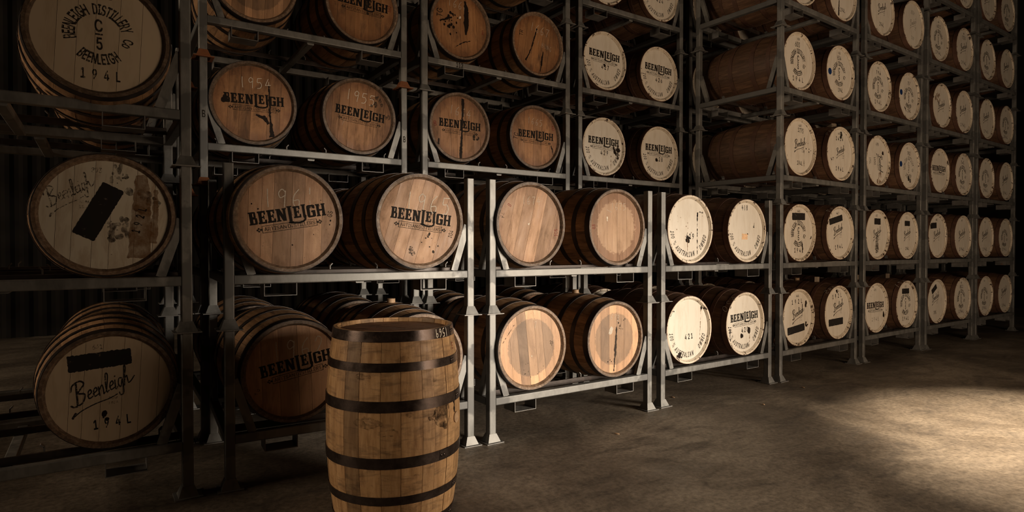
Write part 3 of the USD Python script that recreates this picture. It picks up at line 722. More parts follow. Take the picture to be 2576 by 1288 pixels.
OAK = ('oak_stave', 'hoop_black', 'head_oak', False)
OAKD = ('oak_stave', 'hoop_black', 'head_oak_dark', False)
PAINTED_SHEEN = ('oak_stave', 'hoop_black', 'head_painted_sheen_rim', False)
WET = ('oak_stave', 'hoop_black', 'head_wet_rim', False)
WHT = ('dark_stave', 'hoop_rust', 'head_white', True)
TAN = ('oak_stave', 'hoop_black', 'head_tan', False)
WST = ('oak_stave', 'hoop_black', 'head_white_stained', False)
K, KW, KF = 'print_black', 'print_worn', 'print_faint'
def st(txt, x, z, h=.18, rot=0, cond=.62, gap=.42, mat=K): return ('st', txt, x, z, h, rot, cond, gap, mat)
def L194(z=-.66, rot=0, mat=K, txt='194L'): return st(txt, 0.02, z, .17, rot, .55, .62, mat)

# ---- layout of the bays, from the photograph: left edges of the posts and how far each stands back
XS = {'A': (.348, .116), 'B': (.541, .093), 'C': (1.941, .010), 'D': (2.086, -.024), 'E': (3.521, -.043), 'F': (3.685, -.032), 'G': (5.159, -.015), 'H': (5.303, -.038),
      'I': (6.788, .008), 'J': (6.958, .005), 'K': (8.372, .017), 'L': (8.492, 0.), 'M': (9.937, 0.), 'N': (10.07, 0.), 'O': (11.515, 0.)}
YB = 1.0605
XB = {'b': (.557, .024), 'c': (1.963, .005), 'd': (2.133, -.012), 'e': (3.606, -.001), 'f': (3.759, -.001), 'g': (5.178, -.005)}
FRONT = {0: ((XS['A'][0] - W, .116), XS['A']), 1: (XS['B'], XS['C']), 2: (XS['D'], XS['E']), 3: (XS['F'], XS['G']), 4: (XS['H'], XS['I']), 5: (XS['J'], XS['K']), 6: (XS['L'], XS['M']), 7: (XS['N'], XS['O'])}
BACK = {0: ((-1.02, .02), (.425, .02)), 1: (XB['b'], XB['c']), 2: (XB['d'], XB['e']), 3: (XB['f'], XB['g']), 4: ((5.335, 0), (6.80, 0)), 5: ((6.98, 0), (8.40, 0)), 6: ((8.54, 0), (9.96, 0))}
LEVELS_F = {0: 3, 1: 2, 2: 2, 3: 2, 4: 5, 5: 5, 6: 6, 7: 6}
LEVELS_B = {0: 3, 1: 4, 2: 5, 3: 5, 4: 5, 5: 5, 6: 5}
ZO = .5807
# (row, bay, level, side): x, y of the chime's front, dz, look, lean of the boards, print, short name, label
def cap(n, top=None, c5=False, script=False, rect=None, low='194L', lowrot=0, mat=KW):
    c = [('ink', n, .0, .83, .085, 0, KW)]
    if top: c.append(st(top, .02, .62, .165, 0, .6, .5))
    if c5: c.append(('c5', 0, -.02, 1.0, 0, mat))
    if script: c.append(('script', -.05, .1, .95, 18, mat))
    if rect: c.append(('block',) + rect)
    if low: c.append(L194(-.66, lowrot, K, low))
    return c
def w3(n, z0=.22, r=-1, extra=()): return [('logo', .02, z0, 1.55, r, K), st(n, .05, -.22, .17, r), ('aus', 0)] + list(extra)
TAR = 'tar'
T = {}
def B(row, bay, lv, side, x, y, dz, look, roll, cmds, short, label, **kw): T[(row, bay, lv, side)] = (x, y, dz, look, roll, cmds, short, label, kw)

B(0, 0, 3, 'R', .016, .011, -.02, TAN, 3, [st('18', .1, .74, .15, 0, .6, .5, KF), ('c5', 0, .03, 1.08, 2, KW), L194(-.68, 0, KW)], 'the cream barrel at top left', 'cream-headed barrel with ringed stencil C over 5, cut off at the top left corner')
B(0, 0, 2, 'R', .039, .063, 0, WST, 3, [('ink', '893', -.14, .8, .09, 0, KF), ('script', -.6, .35, .9, 30, KF), ('block', -.12, .06, 1.02, .36, 63),
    ('spots', .18, .74, .16, 14, 5, .035, 'soot'), ('spots', .48, .28, .22, 10, 6, .06, 'soot'), ('spots', .22, -.25, .25, 22, 7, .05, 'soot'), ('spots', .72, .2, .14, 8, 8, .05, 'soot'),
    ('drip', [(.55, .75), (.55, .3), (.52, -.3), (.5, -.78)], [.2, .26, .34, .36], 4, 'rust_stain'), ('drip', [(.78, .5), (.76, 0), (.72, -.5)], [.06, .1, .12], 5, 'rust_stain'), st('192L', .5, -.08, .13, 75, .55, .7, K)],
    'the rust-stained barrel with a slanted black patch', 'cream-headed barrel with rust stains and a slanted black painted-out patch, at the left edge')
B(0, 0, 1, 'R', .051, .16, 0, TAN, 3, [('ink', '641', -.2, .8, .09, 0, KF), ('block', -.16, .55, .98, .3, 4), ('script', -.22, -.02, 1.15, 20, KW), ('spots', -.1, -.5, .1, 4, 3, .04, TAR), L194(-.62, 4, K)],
  'the dim cream barrel at bottom left', 'dim cream-headed barrel with black patch above slanted script lettering, at bottom left')
B(0, 1, 2, 'L', .847, -.015, 0, OAK, 2, [('chalk', '196\'', .0, .43, .36, 2, 'chalk'), ('chalk', '1', .42, .3, .2, 2, 'chalk'), ('logo', -.02, .09, 1.54, 9.5, K), ('ink', 'GS', .84, .13, .1, 80, KW), ('spots', .0, 0, .85, 16, 11, .012, TAR)],
  'the barrel chalked 1961', 'oak barrel on its side, chalked 196 and a one, above large rising black print')
B(0, 1, 2, 'R', 1.598, -.04, .005, OAK, 17, [('chalk', '1965', .2, .42, .4, -6, 'chalk'), ('logo', .04, .1, 1.53, -6.5, K), ('ink', 'IG4', .8, -.28, .1, 72, KW), ('spots', .25, -.5, .25, 9, 13, .025, 'print_worn'), ('spots', -.25, -.65, .12, 5, 15, .05, 'print_faint')],
  'the barrel chalked 1965', 'oak barrel chalked 1965 over black print that slopes down to the right')
B(0, 1, 1, 'L', .9, .102, 0, OAK, -2, [('chalk', '1962', .08, .48, .38, 4, 'chalk'), ('logo', .04, .15, 1.5, 10, K), ('ink', 'TG', -.75, -.36, .1, 90, KF)],
  'the barrel chalked 1962', 'shaded oak barrel chalked 1962, on the floor level beside the upright barrel')
B(0, 1, 1, 'R', 1.62, .0, 0, OAK, -8, [], 'the barrel behind the upright barrel', 'oak barrel lying half hidden behind the upright barrel', bung=True)
B(0, 2, 2, 'L', 2.405, -.052, .004, OAK, 14, [('chalk', '1674', .02, .62, .2, 0, 'chalk'), ('red', 'IC5', .84, -.2, .1, 95), ('red', '8', -.66, .48, .11, 60), ('drip', [(-.02, .05), (-.07, -.0)], [.01, .045], 2, 'chalk_strong'), ('ink', 'F4', -.86, .22, .12, 80, KF)],
  'the barrel chalked 1674', 'oak barrel chalked 1674 on plain slanting boards with small red marks')
B(0, 2, 2, 'R', 3.194, -.052, 0, WET, 0, [('chalk', '1675', .08, .6, .2, 0, 'chalk'), ('chalk', '1', -.28, .46, .2, 70, 'chalk'), ('red', '83', -.86, .0, .1, 90), ('red', '1', .75, .02, .1, 5), ('drip', [(-.36, .29), (-.35, .16)], [.025, .006], 4, 'chalk_strong')],
  'the barrel chalked 1675', 'oak barrel chalked 1675 with a dark ragged wet ring round a pale centre')
B(0, 2, 1, 'L', 2.413, -.054, .011, PAINTED_SHEEN, -6, [('ink', 'JG-', .66, .06, .09, -82, KW), ('chalk', '7', .12, .58, .16, 0, 'chalk'), ('drip', [(-.55, .62), (-.9, .18)], [.008, .014], 5, 'print_worn'), ('spots', .1, -.62, .35, 12, 17, .018, 'print_faint'), ('spots', 0, -.25, .06, 2, 22, .014, 'chalk_strong')],
  'the barrel with a pale rim and dark disc', 'oak barrel whose head has a pale painted sheen rim round a darker disc')
B(0, 2, 1, 'R', 3.194, -.035, 0, PAINTED_SHEEN, 0, [('drip', [(.09, .36), (.07, .1), (.04, -.3), (.02, -.6), (-.02, -.93)], [.012, .05, .07, .05, .03], 6, 'gloss_tar'), ('chalk', '673', .02, .62, .16, -12, 'chalk'), ('spots', .28, .45, .2, 14, 19, .014, TAR), ('spots', -.15, .2, .12, 5, 21, .05, 'chalk'), ('spots', -.2, -.6, .1, 4, 23, .02, TAR)],
  'the pale-rimmed barrel with a black leak', 'pale-rimmed oak barrel with a glossy black leak line down the middle of its head', bung=True)
B(0, 3, 2, 'L', 4.047, -.023, 0, WHT, 0, [st('419', .05, -.22, .17, 0, .62, .42, K), ('aus', 0), ('drip', [(.42, .56), (.4, .3), (.4, -.1), (.4, -.8)], [.05, .02, .008, .006], 7, TAR), ('spots', .6, .5, .1, 4, 25, .025, TAR), ('spots', -.06, -.3, .07, 7, 27, .06, TAR), ('drip', [(-.07, -.3), (-.07, -.8)], [.03, .012], 8, 'rust_stain'), ('spots', -.25, .0, .4, 12, 28, .02, 'rust_stain')],
  'the white barrel with smudged 419', 'white-headed barrel with a smudged 419 and black drips above rim lettering')
B(0, 3, 2, 'R', 4.818, -.021, 0, WHT, 0, [('pen', '418', -.06, .8, .17, 0), ('aus', 2), ('label', -.05, -.2), ('spots', .13, -.1, .03, 2, 29, .025, TAR), ('drip', [(.5, .3), (.46, .12)], [.008, .035], 9, 'print_worn')],
  'the white barrel inked 418', 'white-headed barrel inked 418 at the top, with a faint orange patch')
B(0, 3, 1, 'L', 4.06, -.005, 0, WHT, 0, [st('421', .04, -.22, .17, 3), ('aus', 0), ('drip', [(.64, .68), (.62, .4), (.6, 0), (.57, -.48)], [.035, .014, .01, .006], 10, 'rust_stain'), ('spots', .64, .68, .03, 3, 30, .03, TAR), ('spots', -.42, -.82, .13, 9, 31, .06, TAR), ('spots', -.68, .62, .03, 2, 32, .03, TAR)],
  'the bright white barrel numbered 421', 'brightly lit white-headed barrel numbered 421, lowest level')
B(0, 3, 1, 'R', 4.801, -.021, .002, WHT, 0, w3('420', .23, 3, [('spots', .32, -.25, .06, 4, 33, .07, TAR), ('spots', -.12, -.42, .04, 3, 34, .05, TAR), ('drip', [(-.78, -.15), (-.76, -.7)], [.02, .03], 11, TAR), ('drip', [(.33, -.35), (.3, -.85)], [.02, .01], 12, 'rust_stain')]),
  'the white barrel numbered 420', 'brightly lit white-headed barrel with large print, numbered 420, lowest level', side_chalk=('420', -48, .085))
b4 = lambda *a, **k: B(0, 4, *a, **k)
b4(1, 'L', 5.712, .013, -.005, WHT, 0, [('ink', '444', 0, .82, .1, 0, K), st('192L', -.03, .6, .17, 3, .55, .85, K), ('script', -.02, .12, .95, 20, K), ('block', -.08, -.45, 1.15, .28, 6), ('spots', .62, .45, .08, 5, 36, .05, TAR), ('spots', .6, -.3, .1, 5, 37, .04, TAR)],
   'the white barrel numbered 444', 'white-headed barrel numbered 444 with script above a black patch, lowest level')
b4(1, 'R', 6.44, .001, .004, WHT, 0, [('ink', '445', .05, .86, .1, 0, KW), st('192L', -.03, .66, .17, 5, .55, .85, K), ('script', .02, .2, .9, 18, K), ('block', -.1, -.39, 1.1, .28, 2), ('spots', 0, .86, .08, 5, 38, .05, TAR)],
   'the white barrel numbered 445', 'white-headed barrel numbered 445 with script above a level black patch', side_chalk=('445', -30, .07), bung=True)
b4(2, 'L', 5.713, .007, -.005, WHT, 0, [('ink', '446', 0, .83, .1, 0, K), ('block', 0, .62, .86, .27, 1), ('c5', 0, -.03, 1.02, 0, K), L194(-.66, 0, K), ('drip', [(.24, -.4), (.28, -.6), (.26, -.78)], [.05, .06, .02], 13, TAR), ('spots', .85, -.2, .06, 4, 39, .04, TAR)],
   'the white barrel numbered 446', 'white-headed barrel numbered 446 with a black patch over ringed lettering')
b4(2, 'R', 6.486, .016, .005, WHT, 0, [('ink', '447', -.1, .8, .1, 0, K), ('block', -.22, .53, 1.02, .25, 12), ('script', -.1, .08, .85, 20, K), L194(-.56, 7, K)],
   'the white barrel numbered 447', 'white-headed barrel numbered 447 with a tilted black patch above script', side_chalk=('447', -28, .07))
b4(3, 'L', 5.709, .004, .003, WHT, 0, [('ink', '448', .05, .82, .1, 0, KW), ('ink', '1775', .1, .64, .17, -4, K), ('script', .0, .1, .88, 14, K), ('ink', '194L', .05, -.6, .16, -2, K), ('drip', [(.33, -.05), (.33, -.7)], [.008, .012], 14, 'print_worn'), ('spots', .7, .1, .3, 5, 41, .025, TAR)],
   'the white barrel numbered 1775', 'white-headed barrel numbered 1775 above script lettering')
b4(3, 'R', 6.459, 0, 0, WHT, 0, [('ink', '449', -.05, .82, .09, 0, KW), st('1424', 0, .62, .16, 0, .6, .55), ('script', .03, .1, .75, 20, K), L194(-.6, -2, K), ('spots', .1, .78, .12, 6, 42, .07, 'print_worn'), ('spots', -.55, -.2, .1, 5, 43, .04, 'print_worn')],
   'the white barrel numbered 1424', 'white-headed barrel numbered 1424 above script lettering', side_chalk=('449', -40, .06))
b4(4, 'L', 5.704, .017, .008, WHT, 0, [('ink', '450', .02, .86, .09, 0, KW), ('ink', '603', -.05, .64, .18, 0, K), ('c5', 0, -.02, 1.04, 0, K), st('194L', .0, -.66, .18, 0, .55, .75, K)],
   'the white barrel numbered 603', 'white-headed barrel numbered 603 above crisp ringed lettering')
b4(4, 'R', 6.437, -.003, .006, WHT, 0, [('ink', '451', 0, .82, .09, 0, KW), ('ink', '824', 0, .62, .17, 0, KW), ('c5', .0, -.02, 1.02, 0, KW), ('dot', -.7, -.02, .13), ('ink', '194L', .1, -.66, .16, 0, K)],
   'the white barrel numbered 824', 'white-headed barrel numbered 824 with a dark blue round sticker')
b4(5, 'L', 5.72, 0, 0, WHT, 0, cap('452', '611', True), 'the white barrel cut off at the top', 'white-headed barrel showing only its lowest edge at the top of the picture, above 603')
b4(5, 'R', 6.473, -.002, .005, WHT, 0, [('script', 0, .15, .9, 18, KW), ('ink', '194L', .1, -.62, .16, 0, KW), ('drip', [(-.15, .1), (-.18, -.4), (-.2, -.9)], [.02, .05, .06], 15, TAR)],
   'the white barrel with a dark drip', 'white-headed barrel with a dark drip, cut off by the top edge, above 824')
b5 = lambda *a, **k: B(0, 5, *a, **k)
b5(1, 'L', 7.285, .015, .003, WHT, 0, [('ink', '470', -.02, .78, .1, 4, KW), ('logo', .02, .1, 1.5, 0, K), L194(-.5, 0, KF), ('spots', -.35, .75, .25, 7, 45, .03, TAR), ('spots', .75, -.35, .1, 4, 46, .06, TAR)],
   'the lowest white barrel with large print', 'white-headed barrel with bold print and no big number, lowest level at right')
b5(1, 'R', 7.99, -.002, .009, WHT, 0, [('ink', '471', 0, .82, .09, 0, KW), ('block', 0, .6, .7, .24, 0), ('c5', 0, .02, 1.05, 0, KW), L194(-.66, 0, KW)],
   'the lowest barrel chalked 471', 'white-headed barrel with small black patch over ringed lettering, lowest level at right', side_chalk=('471', -26, .09))
b5(2, 'L', 7.314, .02, -.003, WHT, 0, [('ink', '472', 0, .83, .1, 0, KW), ('block', .08, .58, .56, .27, 0), ('script', .0, .05, .85, 20, KW), ('ink', '194L', .05, -.56, .17, 0, KW), ('drip', [(.05, 0), (.05, -.8)], [.2, .25], 16, 'print_faint')],
   'the grimy barrel numbered 472', 'grimy white-headed barrel with a squarish black patch over script lettering')
b5(2, 'R', 8.039, .017, -.004, WHT, 0, [('ink', '473', 0, .83, .1, 0, KF), ('block', .1, .56, .52, .24, 0), ('script', .05, .05, .8, 20, KW), ('ink', '194L', .1, -.6, .15, 0, KW)],
   'the barrel numbered 473', 'white-headed barrel with a small black patch high above faded script')
b5(3, 'L', 7.308, .017, 0, WHT, 0, [('ink', '490', .0, .72, .13, 0, KW), ('script', .25, -.05, .95, -80, K), ('ink', '1650', -.2, -.02, .15, -86, KW), ('ink', '192L', -.62, -.05, .13, -86, KW), ('spots', .5, .35, .06, 4, 48, .06, TAR), ('spots', .2, -.75, .25, 10, 49, .07, 'rust_stain')],
   'the white barrel numbered 490', 'white-headed barrel numbered 490 with script lettering turned on its side')
b5(3, 'R', 8.044, .004, -.009, WHT, 0, [('ink', '491', -.1, .82, .1, 0, KF), ('ink', '782', .05, .6, .17, 0, KW), ('c5', .05, -.05, 1.05, 0, KF), ('dot', -.72, .06, .13), ('ink', '194', .1, -.6, .15, 0, KW), ('spots', .1, -.6, .12, 6, 50, .07, 'print_worn')],
   'the white barrel numbered 782', 'white-headed barrel numbered 782 with a dark blue round sticker')
b5(4, 'L', 7.312, .015, -.002, WHT, 0, cap('492', '794', True, mat=KW), 'the white barrel numbered 794', 'white-headed barrel numbered 794 above ringed lettering')
b5(4, 'R', 8.047, .011, -.01, WHT, 0, [('ink', '493', 0, .82, .09, 0, KF), ('ink', '757', .05, .62, .16, 0, KW), ('c5', .05, -.04, 1.0, 0, KW), ('dot', -.7, .12, .13), ('ink', '194L', .1, -.64, .15, 0, KW), ('drip', [(-.35, -.5), (-.2, -.7)], [.02, .04], 17, TAR)],
   'the white barrel numbered 757', 'white-headed barrel numbered 757 with a dark blue round sticker')
b5(5, 'L', 7.29, -.021, .006, WHT, 0, [('ink', '494', 0, .8, .1, 0, KF), ('script', .02, .1, .85, 18, KW), ('ink', '194L', .05, -.58, .17, 0, KW)], 'the top barrel with script over 194L', 'white-headed barrel with script lettering over 194L, near the top right corner')
b5(5, 'R', 8.061, -.018, .003, WHT, 0, [('ink', '1509', .05, .58, .16, -8, KF), ('script', .05, .1, .75, 18, KF), ('ink', '769', .05, -.58, .16, -6, KF)], 'the top barrel with faded print', 'white-headed barrel with faded script and number, near the top right corner')
for lv, (pl, pr_) in enumerate([([('script', -.1, .15, .9, 18, K), ('block', -.2, .6, .6, .25, 30), ('ink', '195', -.1, -.55, .17, 0, K)], cap('481', '812', True)), ([('ink', '482', 0, .8, .1, 0, K), ('block', -.35, .5, .7, .28, 4), ('script', 0, .05, .9, 18, KW)], cap('483', None, False, True)),
      ([('logo', .02, .1, 1.5, 0, K), ('ink', '484', 0, .8, .1, 0, KW)], cap('485', '741', True)), ([('spots', -.4, .3, .3, 14, 60, .07, 'rust_stain'), ('script', 0, 0, .9, 18, KW)], cap('487', None, False, True)), (cap('488', '652', True), cap('489', '730', False, True)), (cap('496', '611', True), cap('497', '915', True))], 1):
    nm = ('lowest', 'second', 'third', 'fourth', 'fifth', 'sixth')[lv - 1]
    B(0, 6, lv, 'L', {3: 8.911, 4: 8.955}.get(lv, 8.86), .01, 0, WHT, 0, pl, 'the %s barrel at the right edge' % nm, 'white-headed left barrel, %s level, second stack from the right end' % nm)
    B(0, 6, lv, 'R', 9.62, .0, 0, WHT, 0, pr_, 'its right neighbour on the %s level' % nm, 'white-headed right barrel, %s level, second stack from the right end' % nm)
    B(0, 7, lv, 'L', 10.42, .0, 0, WHT, 0, cap(str(510 + 2 * lv), None, lv % 2, not lv % 2), '%s far-right left barrel' % nm, 'white-headed left barrel, %s level, last stack at the right end' % nm)
    B(0, 7, lv, 'R', 11.17, .0, 0, WHT, 0, cap(str(511 + 2 * lv), None, not lv % 2, lv % 2), '%s far-right right barrel' % nm, 'white-headed right barrel, %s level, last stack at the right end' % nm)
# rear row, above the front stacks
B(1, 1, 3, 'L', .893, .024, 0, OAKD, 3, [('chalk', '1954', .04, .54, .27, 3, 'chalk_strong'), ('logo', .02, .09, 1.5, 2, K), ('drip', [(.38, .5), (.4, .1), (.42, -.4), (.46, -.85)], [.015, .05, .05, .13], 20, TAR), ('drip', [(.05, -.28), (.28, -.36), (.36, -.5)], [.05, .1, .04], 21, TAR), ('spots', -.7, .02, .07, 4, 51, .05, TAR)],
  'the barrel chalked 1954', 'oak barrel chalked 1954 with a long black stain through its print, rear row')
B(1, 1, 3, 'R', 1.633, .004, -.004, OAKD, 4, [('chalk', '1955', .03, .56, .3, -8, 'chalk_strong'), ('logo', .03, .08, 1.48, -6, K), ('chalk', '1', -.48, -.22, .14, -25, 'chalk'), ('spots', .45, .6, .3, 10, 52, .05, 'print_faint'), ('spots', .85, .1, .06, 3, 53, .05, 'print_faint')],
  'the barrel chalked 1955', 'oak barrel chalked 1955 above print sloping down to the right, rear row')
B(1, 1, 4, 'L', .90, .01, -.005, PAINTED_SHEEN, 2, [('drip', [(.1, .4), (.1, -.1), (.12, -.4)], [.03, .03, .05], 22, TAR), ('logo', .02, .25, 1.5, 0, K)], 'the barrel cut off at the top left', 'oak barrel with a dark crack, cut off at the top edge, above 1954')
B(1, 1, 4, 'R', 1.657, .005, -.01, OAKD, 2, [('logo', .04, .09, 1.5, -2, K), ('chalk', '1957', .0, .55, .28, -4, 'chalk'), ('red', '162', .84, .1, .1, 85), ('ink', '194', -.78, -.05, .1, -75, KF), ('drip', [(.1, .45), (.14, .1), (.16, -.2)], [.03, .08, .05], 24, 'print_worn')],
  'the topmost oak barrel with bold print', 'oak barrel with bold black print, cut off at the top edge, above 1955')
B(1, 2, 3, 'L', 2.475, -.025, .004, OAKD, 0, [('chalk', '1664', .02, .5, .27, -8, 'chalk'), ('logo', .02, .08, 1.51, -1, K), ('drip', [(.12, .92), (.1, .3), (.08, -.2), (.03, -1.0)], [.1, .05, .06, .1], 25, TAR), ('red', 'B', -.87, .04, .16, 4), ('drip', [(-.74, -.42), (-.76, -.6)], [.02, .06], 26, TAR), ('spots', .6, -.3, .1, 5, 54, .04, 'print_worn')],
  'the barrel chalked 1664', 'oak barrel chalked 1664 with a black stain from top to bottom, rear row')
B(1, 2, 3, 'R', 3.245, -.024, 0, OAKD, 0, [('chalk', '1665', .0, .55, .22, -6, 'chalk'), ('logo', .05, .08, 1.5, -1, K), ('ink', 'TC', -.8, -.02, .17, 80, K), ('red', 'B', .8, .4, .17, 10), ('drip', [(.7, -.2), (.76, -.35), (.8, -.55)], [.03, .03, .01], 27, TAR)],
  'the barrel chalked 1665', 'oak barrel chalked 1665 with a red B near the rim, rear row')
B(1, 2, 4, 'L', 2.486, -.019, .009, OAKD, -3, [('chalk', '1666', -.1, .64, .24, -6, 'chalk'), ('drip', [(.17, .8), (.22, .5), (.22, .1), (.2, -.25)], [.05, .15, .17, .05], 28, TAR), ('ink', 'TG', -.74, .26, .2, 88, K), ('red', 'E', .84, -.06, .14, 0), ('spots', -.3, .0, .35, 26, 55, .035, TAR), ('drip', [(-.2, -.72), (.1, -.52), (.38, -.42)], [.02, .03, .02], 29, TAR), ('drip', [(-.72, .02), (-.3, .2)], [.02, .03], 30, TAR), ('spots', -.03, .26, .03, 2, 56, .04, 'chalk_strong')],
  'the barrel chalked 1666', 'oak barrel chalked 1666, splashed with black round a broad dark stain')
B(1, 2, 4, 'R', 3.274, -.022, 0, OAKD, 8, [('chalk', '1667', .1, .52, .28, -10, 'chalk'), ('chalk', '1 BUNG', .3, .0, .15, -12, 'chalk'), ('ink', 'TR', -.68, .28, .16, 85, KW), ('drip', [(-.02, .55), (-.2, 0), (-.34, -.35), (-.5, -.62)], [.03, .04, .03, .07], 31, TAR), ('drip', [(.25, -.2), (.2, -.5), (.12, -.9)], [.02, .07, .03], 32, TAR)],
  'the barrel chalked 1667', 'oak barrel chalked 1667 with two long black cracks, rear row')
B(1, 2, 5, 'L', 2.49, -.02, 0, OAKD, 0, [], 'the topmost barrel over 1666', 'oak barrel seen from below, above 1666')
B(1, 2, 5, 'R', 3.27, -.02, 0, OAKD, 0, [], 'the topmost barrel over 1667', 'oak barrel seen from below, above 1667')
B(1, 3, 3, 'L', 4.096, .003, 0, WHT, 0, w3('429', .2, -1, [('spots', .68, -.05, .2, 12, 57, .05, TAR), ('drip', [(.72, .1), (.75, -.4)], [.04, .05], 33, TAR), ('drip', [(.4, -.3), (.38, -.8)], [.008, .014], 34, 'rust_stain')]), 'the white barrel numbered 429', 'white-headed barrel numbered 429 with black splashes at its right, rear row')
B(1, 3, 3, 'R', 4.877, .003, 0, WHT, 0, w3('428', .2, -1, [('spots', -.12, -.24, .05, 4, 58, .05, TAR)]), 'the white barrel numbered 428', 'white-headed barrel numbered 428, rear row')
B(1, 3, 4, 'L', 4.111, .009, .003, WHT, 0, w3('427', .22, -2, [('spots', .0, -.17, .03, 2, 59, .05, TAR)]), 'the white barrel numbered 427', 'white-headed barrel numbered 427, rear row')
B(1, 3, 4, 'R', 4.872, .008, -.005, WHT, 0, w3('426', .22, -2), 'the white barrel numbered 426', 'white-headed barrel numbered 426, rear row')
B(1, 3, 5, 'L', 4.12, .01, 0, WHT, 0, w3('425', .22, -2), 'the white barrel over 427', 'white-headed barrel cut off by the top edge above 427')
B(1, 3, 5, 'R', 4.885, .011, -.004, WHT, 0, w3('424', .22, -2), 'the white barrel numbered 424', 'white-headed barrel numbered 424 at the top edge')
for lv in range(1, 6):
    B(1, 4, lv, 'L', 5.70, .0, 0, WHT, 0, [('aus', 0)] if lv > 2 else [], 'r4l%d' % lv, None)

LV = ('lowest', 'second', 'third', 'fourth', 'fifth', 'sixth')
plain = {}
def back_copy(look, loc, yaw, label):
    """further barrels of the rear rows: copies of the first of their kind"""
    if look[3] not in plain:
        plain[look[3]] = build_barrel(label, loc, yaw, look, 0, [], 900 + look[3], nst=22)
        return
    r = thing('barrel', label, 'barrel', loc, yaw)
    r.GetReferences().AddInternalReference(plain[look[3]].GetPath()); r.SetInstanceable(True)

BAYN = ('left edge', 'behind upright barrel', 'right of upright barrel', 'behind brightest barrels', 'corner bay', 'past the corner', 'near right end')
BAYW = ('left bay', 'first bay', 'second bay', 'third bay', 'corner bay', 'next bay', 'far bay', 'end bay')
WHERE = {'L': 'left', 'R': 'right'}
import re
seen = {}
for k, v in T.items():
    if v[7]: seen.setdefault(re.sub(r'[0-9]+', '', v[7]), []).append(k)
short = {}
for k, (x, y, dz, look, roll, cmds, sh, lab, kw) in sorted(T.items()):
    if k[0] == 1 and k[1] == 4: continue
    row, bay, lv, side = k
    z = (lv - 1) * H + ZO + dz - RB
    short[k] = sh
    if len(seen[re.sub(r'[0-9]+', '', lab)]) > 1: lab = '%s, %s, %s level, %s' % (lab.replace(', rear row', ''), WHERE[side], LV[lv - 1], BAYW[bay])
    build_barrel(lab, (x, y + (YB if row else 0) + LB / 2, z), 0, look, roll, cmds, (row * 1000 + bay * 100 + lv * 10 + (side == 'R')), **kw)
for lv in range(1, 6):                                        # rear row: what shows between and behind
    for bay in range(0, 7):
        if lv > LEVELS_B[bay]: continue
        (xl, yl), (xr, yr) = BACK[bay]
        for side, f in (('L', .345), ('R', 1.10)):
            if (1, bay, lv, side) in short or (bay == 0 and side == 'L'): continue
            if bay == 6 and side == 'R': continue
            white = bay >= 3
            fr = short.get((0, bay, lv, side), 'the front row')
            lab = 'shadowed %s barrel, %s level of rear row, %s' % ({'L': 'left', 'R': 'right'}[side], LV[lv - 1], BAYN[bay])
            back_copy(WHT if white else OAKD, (xl + f * (xr - xl) / W, YB + yl + .012 + LB / 2, (lv - 1) * H + ZO - RB), 0, lab)

# ------------------------------------------------------------------ racks
RACK = {}
def rack(row, bay, lv, label):
    (xl, yl), (xr, yr) = (BACK if row else FRONT)[bay]
    yo = YB if row else 0.0
    loc = (xl, yl + yo, (lv - 1) * H); rz = math.degrees(math.atan2(yr - yl, xr - xl)); sc = (math.hypot(xr - xl, yr - yl) / W, 1, 1)
    if row == 1 and bay == 1 and lv >= 3:
        m = [('B', .026, .47, .045), ('B', W + .026, .44, .045)] if lv == 3 else []
        return build_rack('barrel_rack', label, None, loc, rz, sc, rusty=True, marks=m)
    if (row, bay, lv) == (1, 2, 4):
        return build_rack('barrel_rack', label, None, loc, rz, sc, marks=[('112', .335, ZB0 + .025, .04)])
    if not RACK:
        RACK[0] = build_rack('barrel_rack', label, None, loc, rz, sc); return
    r = thing('barrel_rack', label, 'rack', loc, rz, None, sc)
    r.GetReferences().AddInternalReference(RACK[0].GetPath()); r.SetInstanceable(True)
BAYS = ('bay at the left edge', 'bay behind the upright barrel', 'bay right of the upright barrel', 'bay of the brightest white barrels', 'corner bay beyond the brightest barrels',
        'bay just past the corner bay', 'second bay from the right end', 'bay at the right end')
for bay in range(8):
    for lv in range(1, LEVELS_F[bay] + 1): rack(0, bay, lv, 'galvanised steel rack, %s level of the front row, %s' % (LV[lv - 1], BAYS[bay]))
for bay in range(7):
    for lv in range(1, LEVELS_B[bay] + 1): rack(1, bay, lv, '%s steel rack, %s level of the rear row, %s' % ('rusty-footed' if bay == 1 and lv > 2 else 'galvanised', LV[lv - 1], BAYS[bay]))

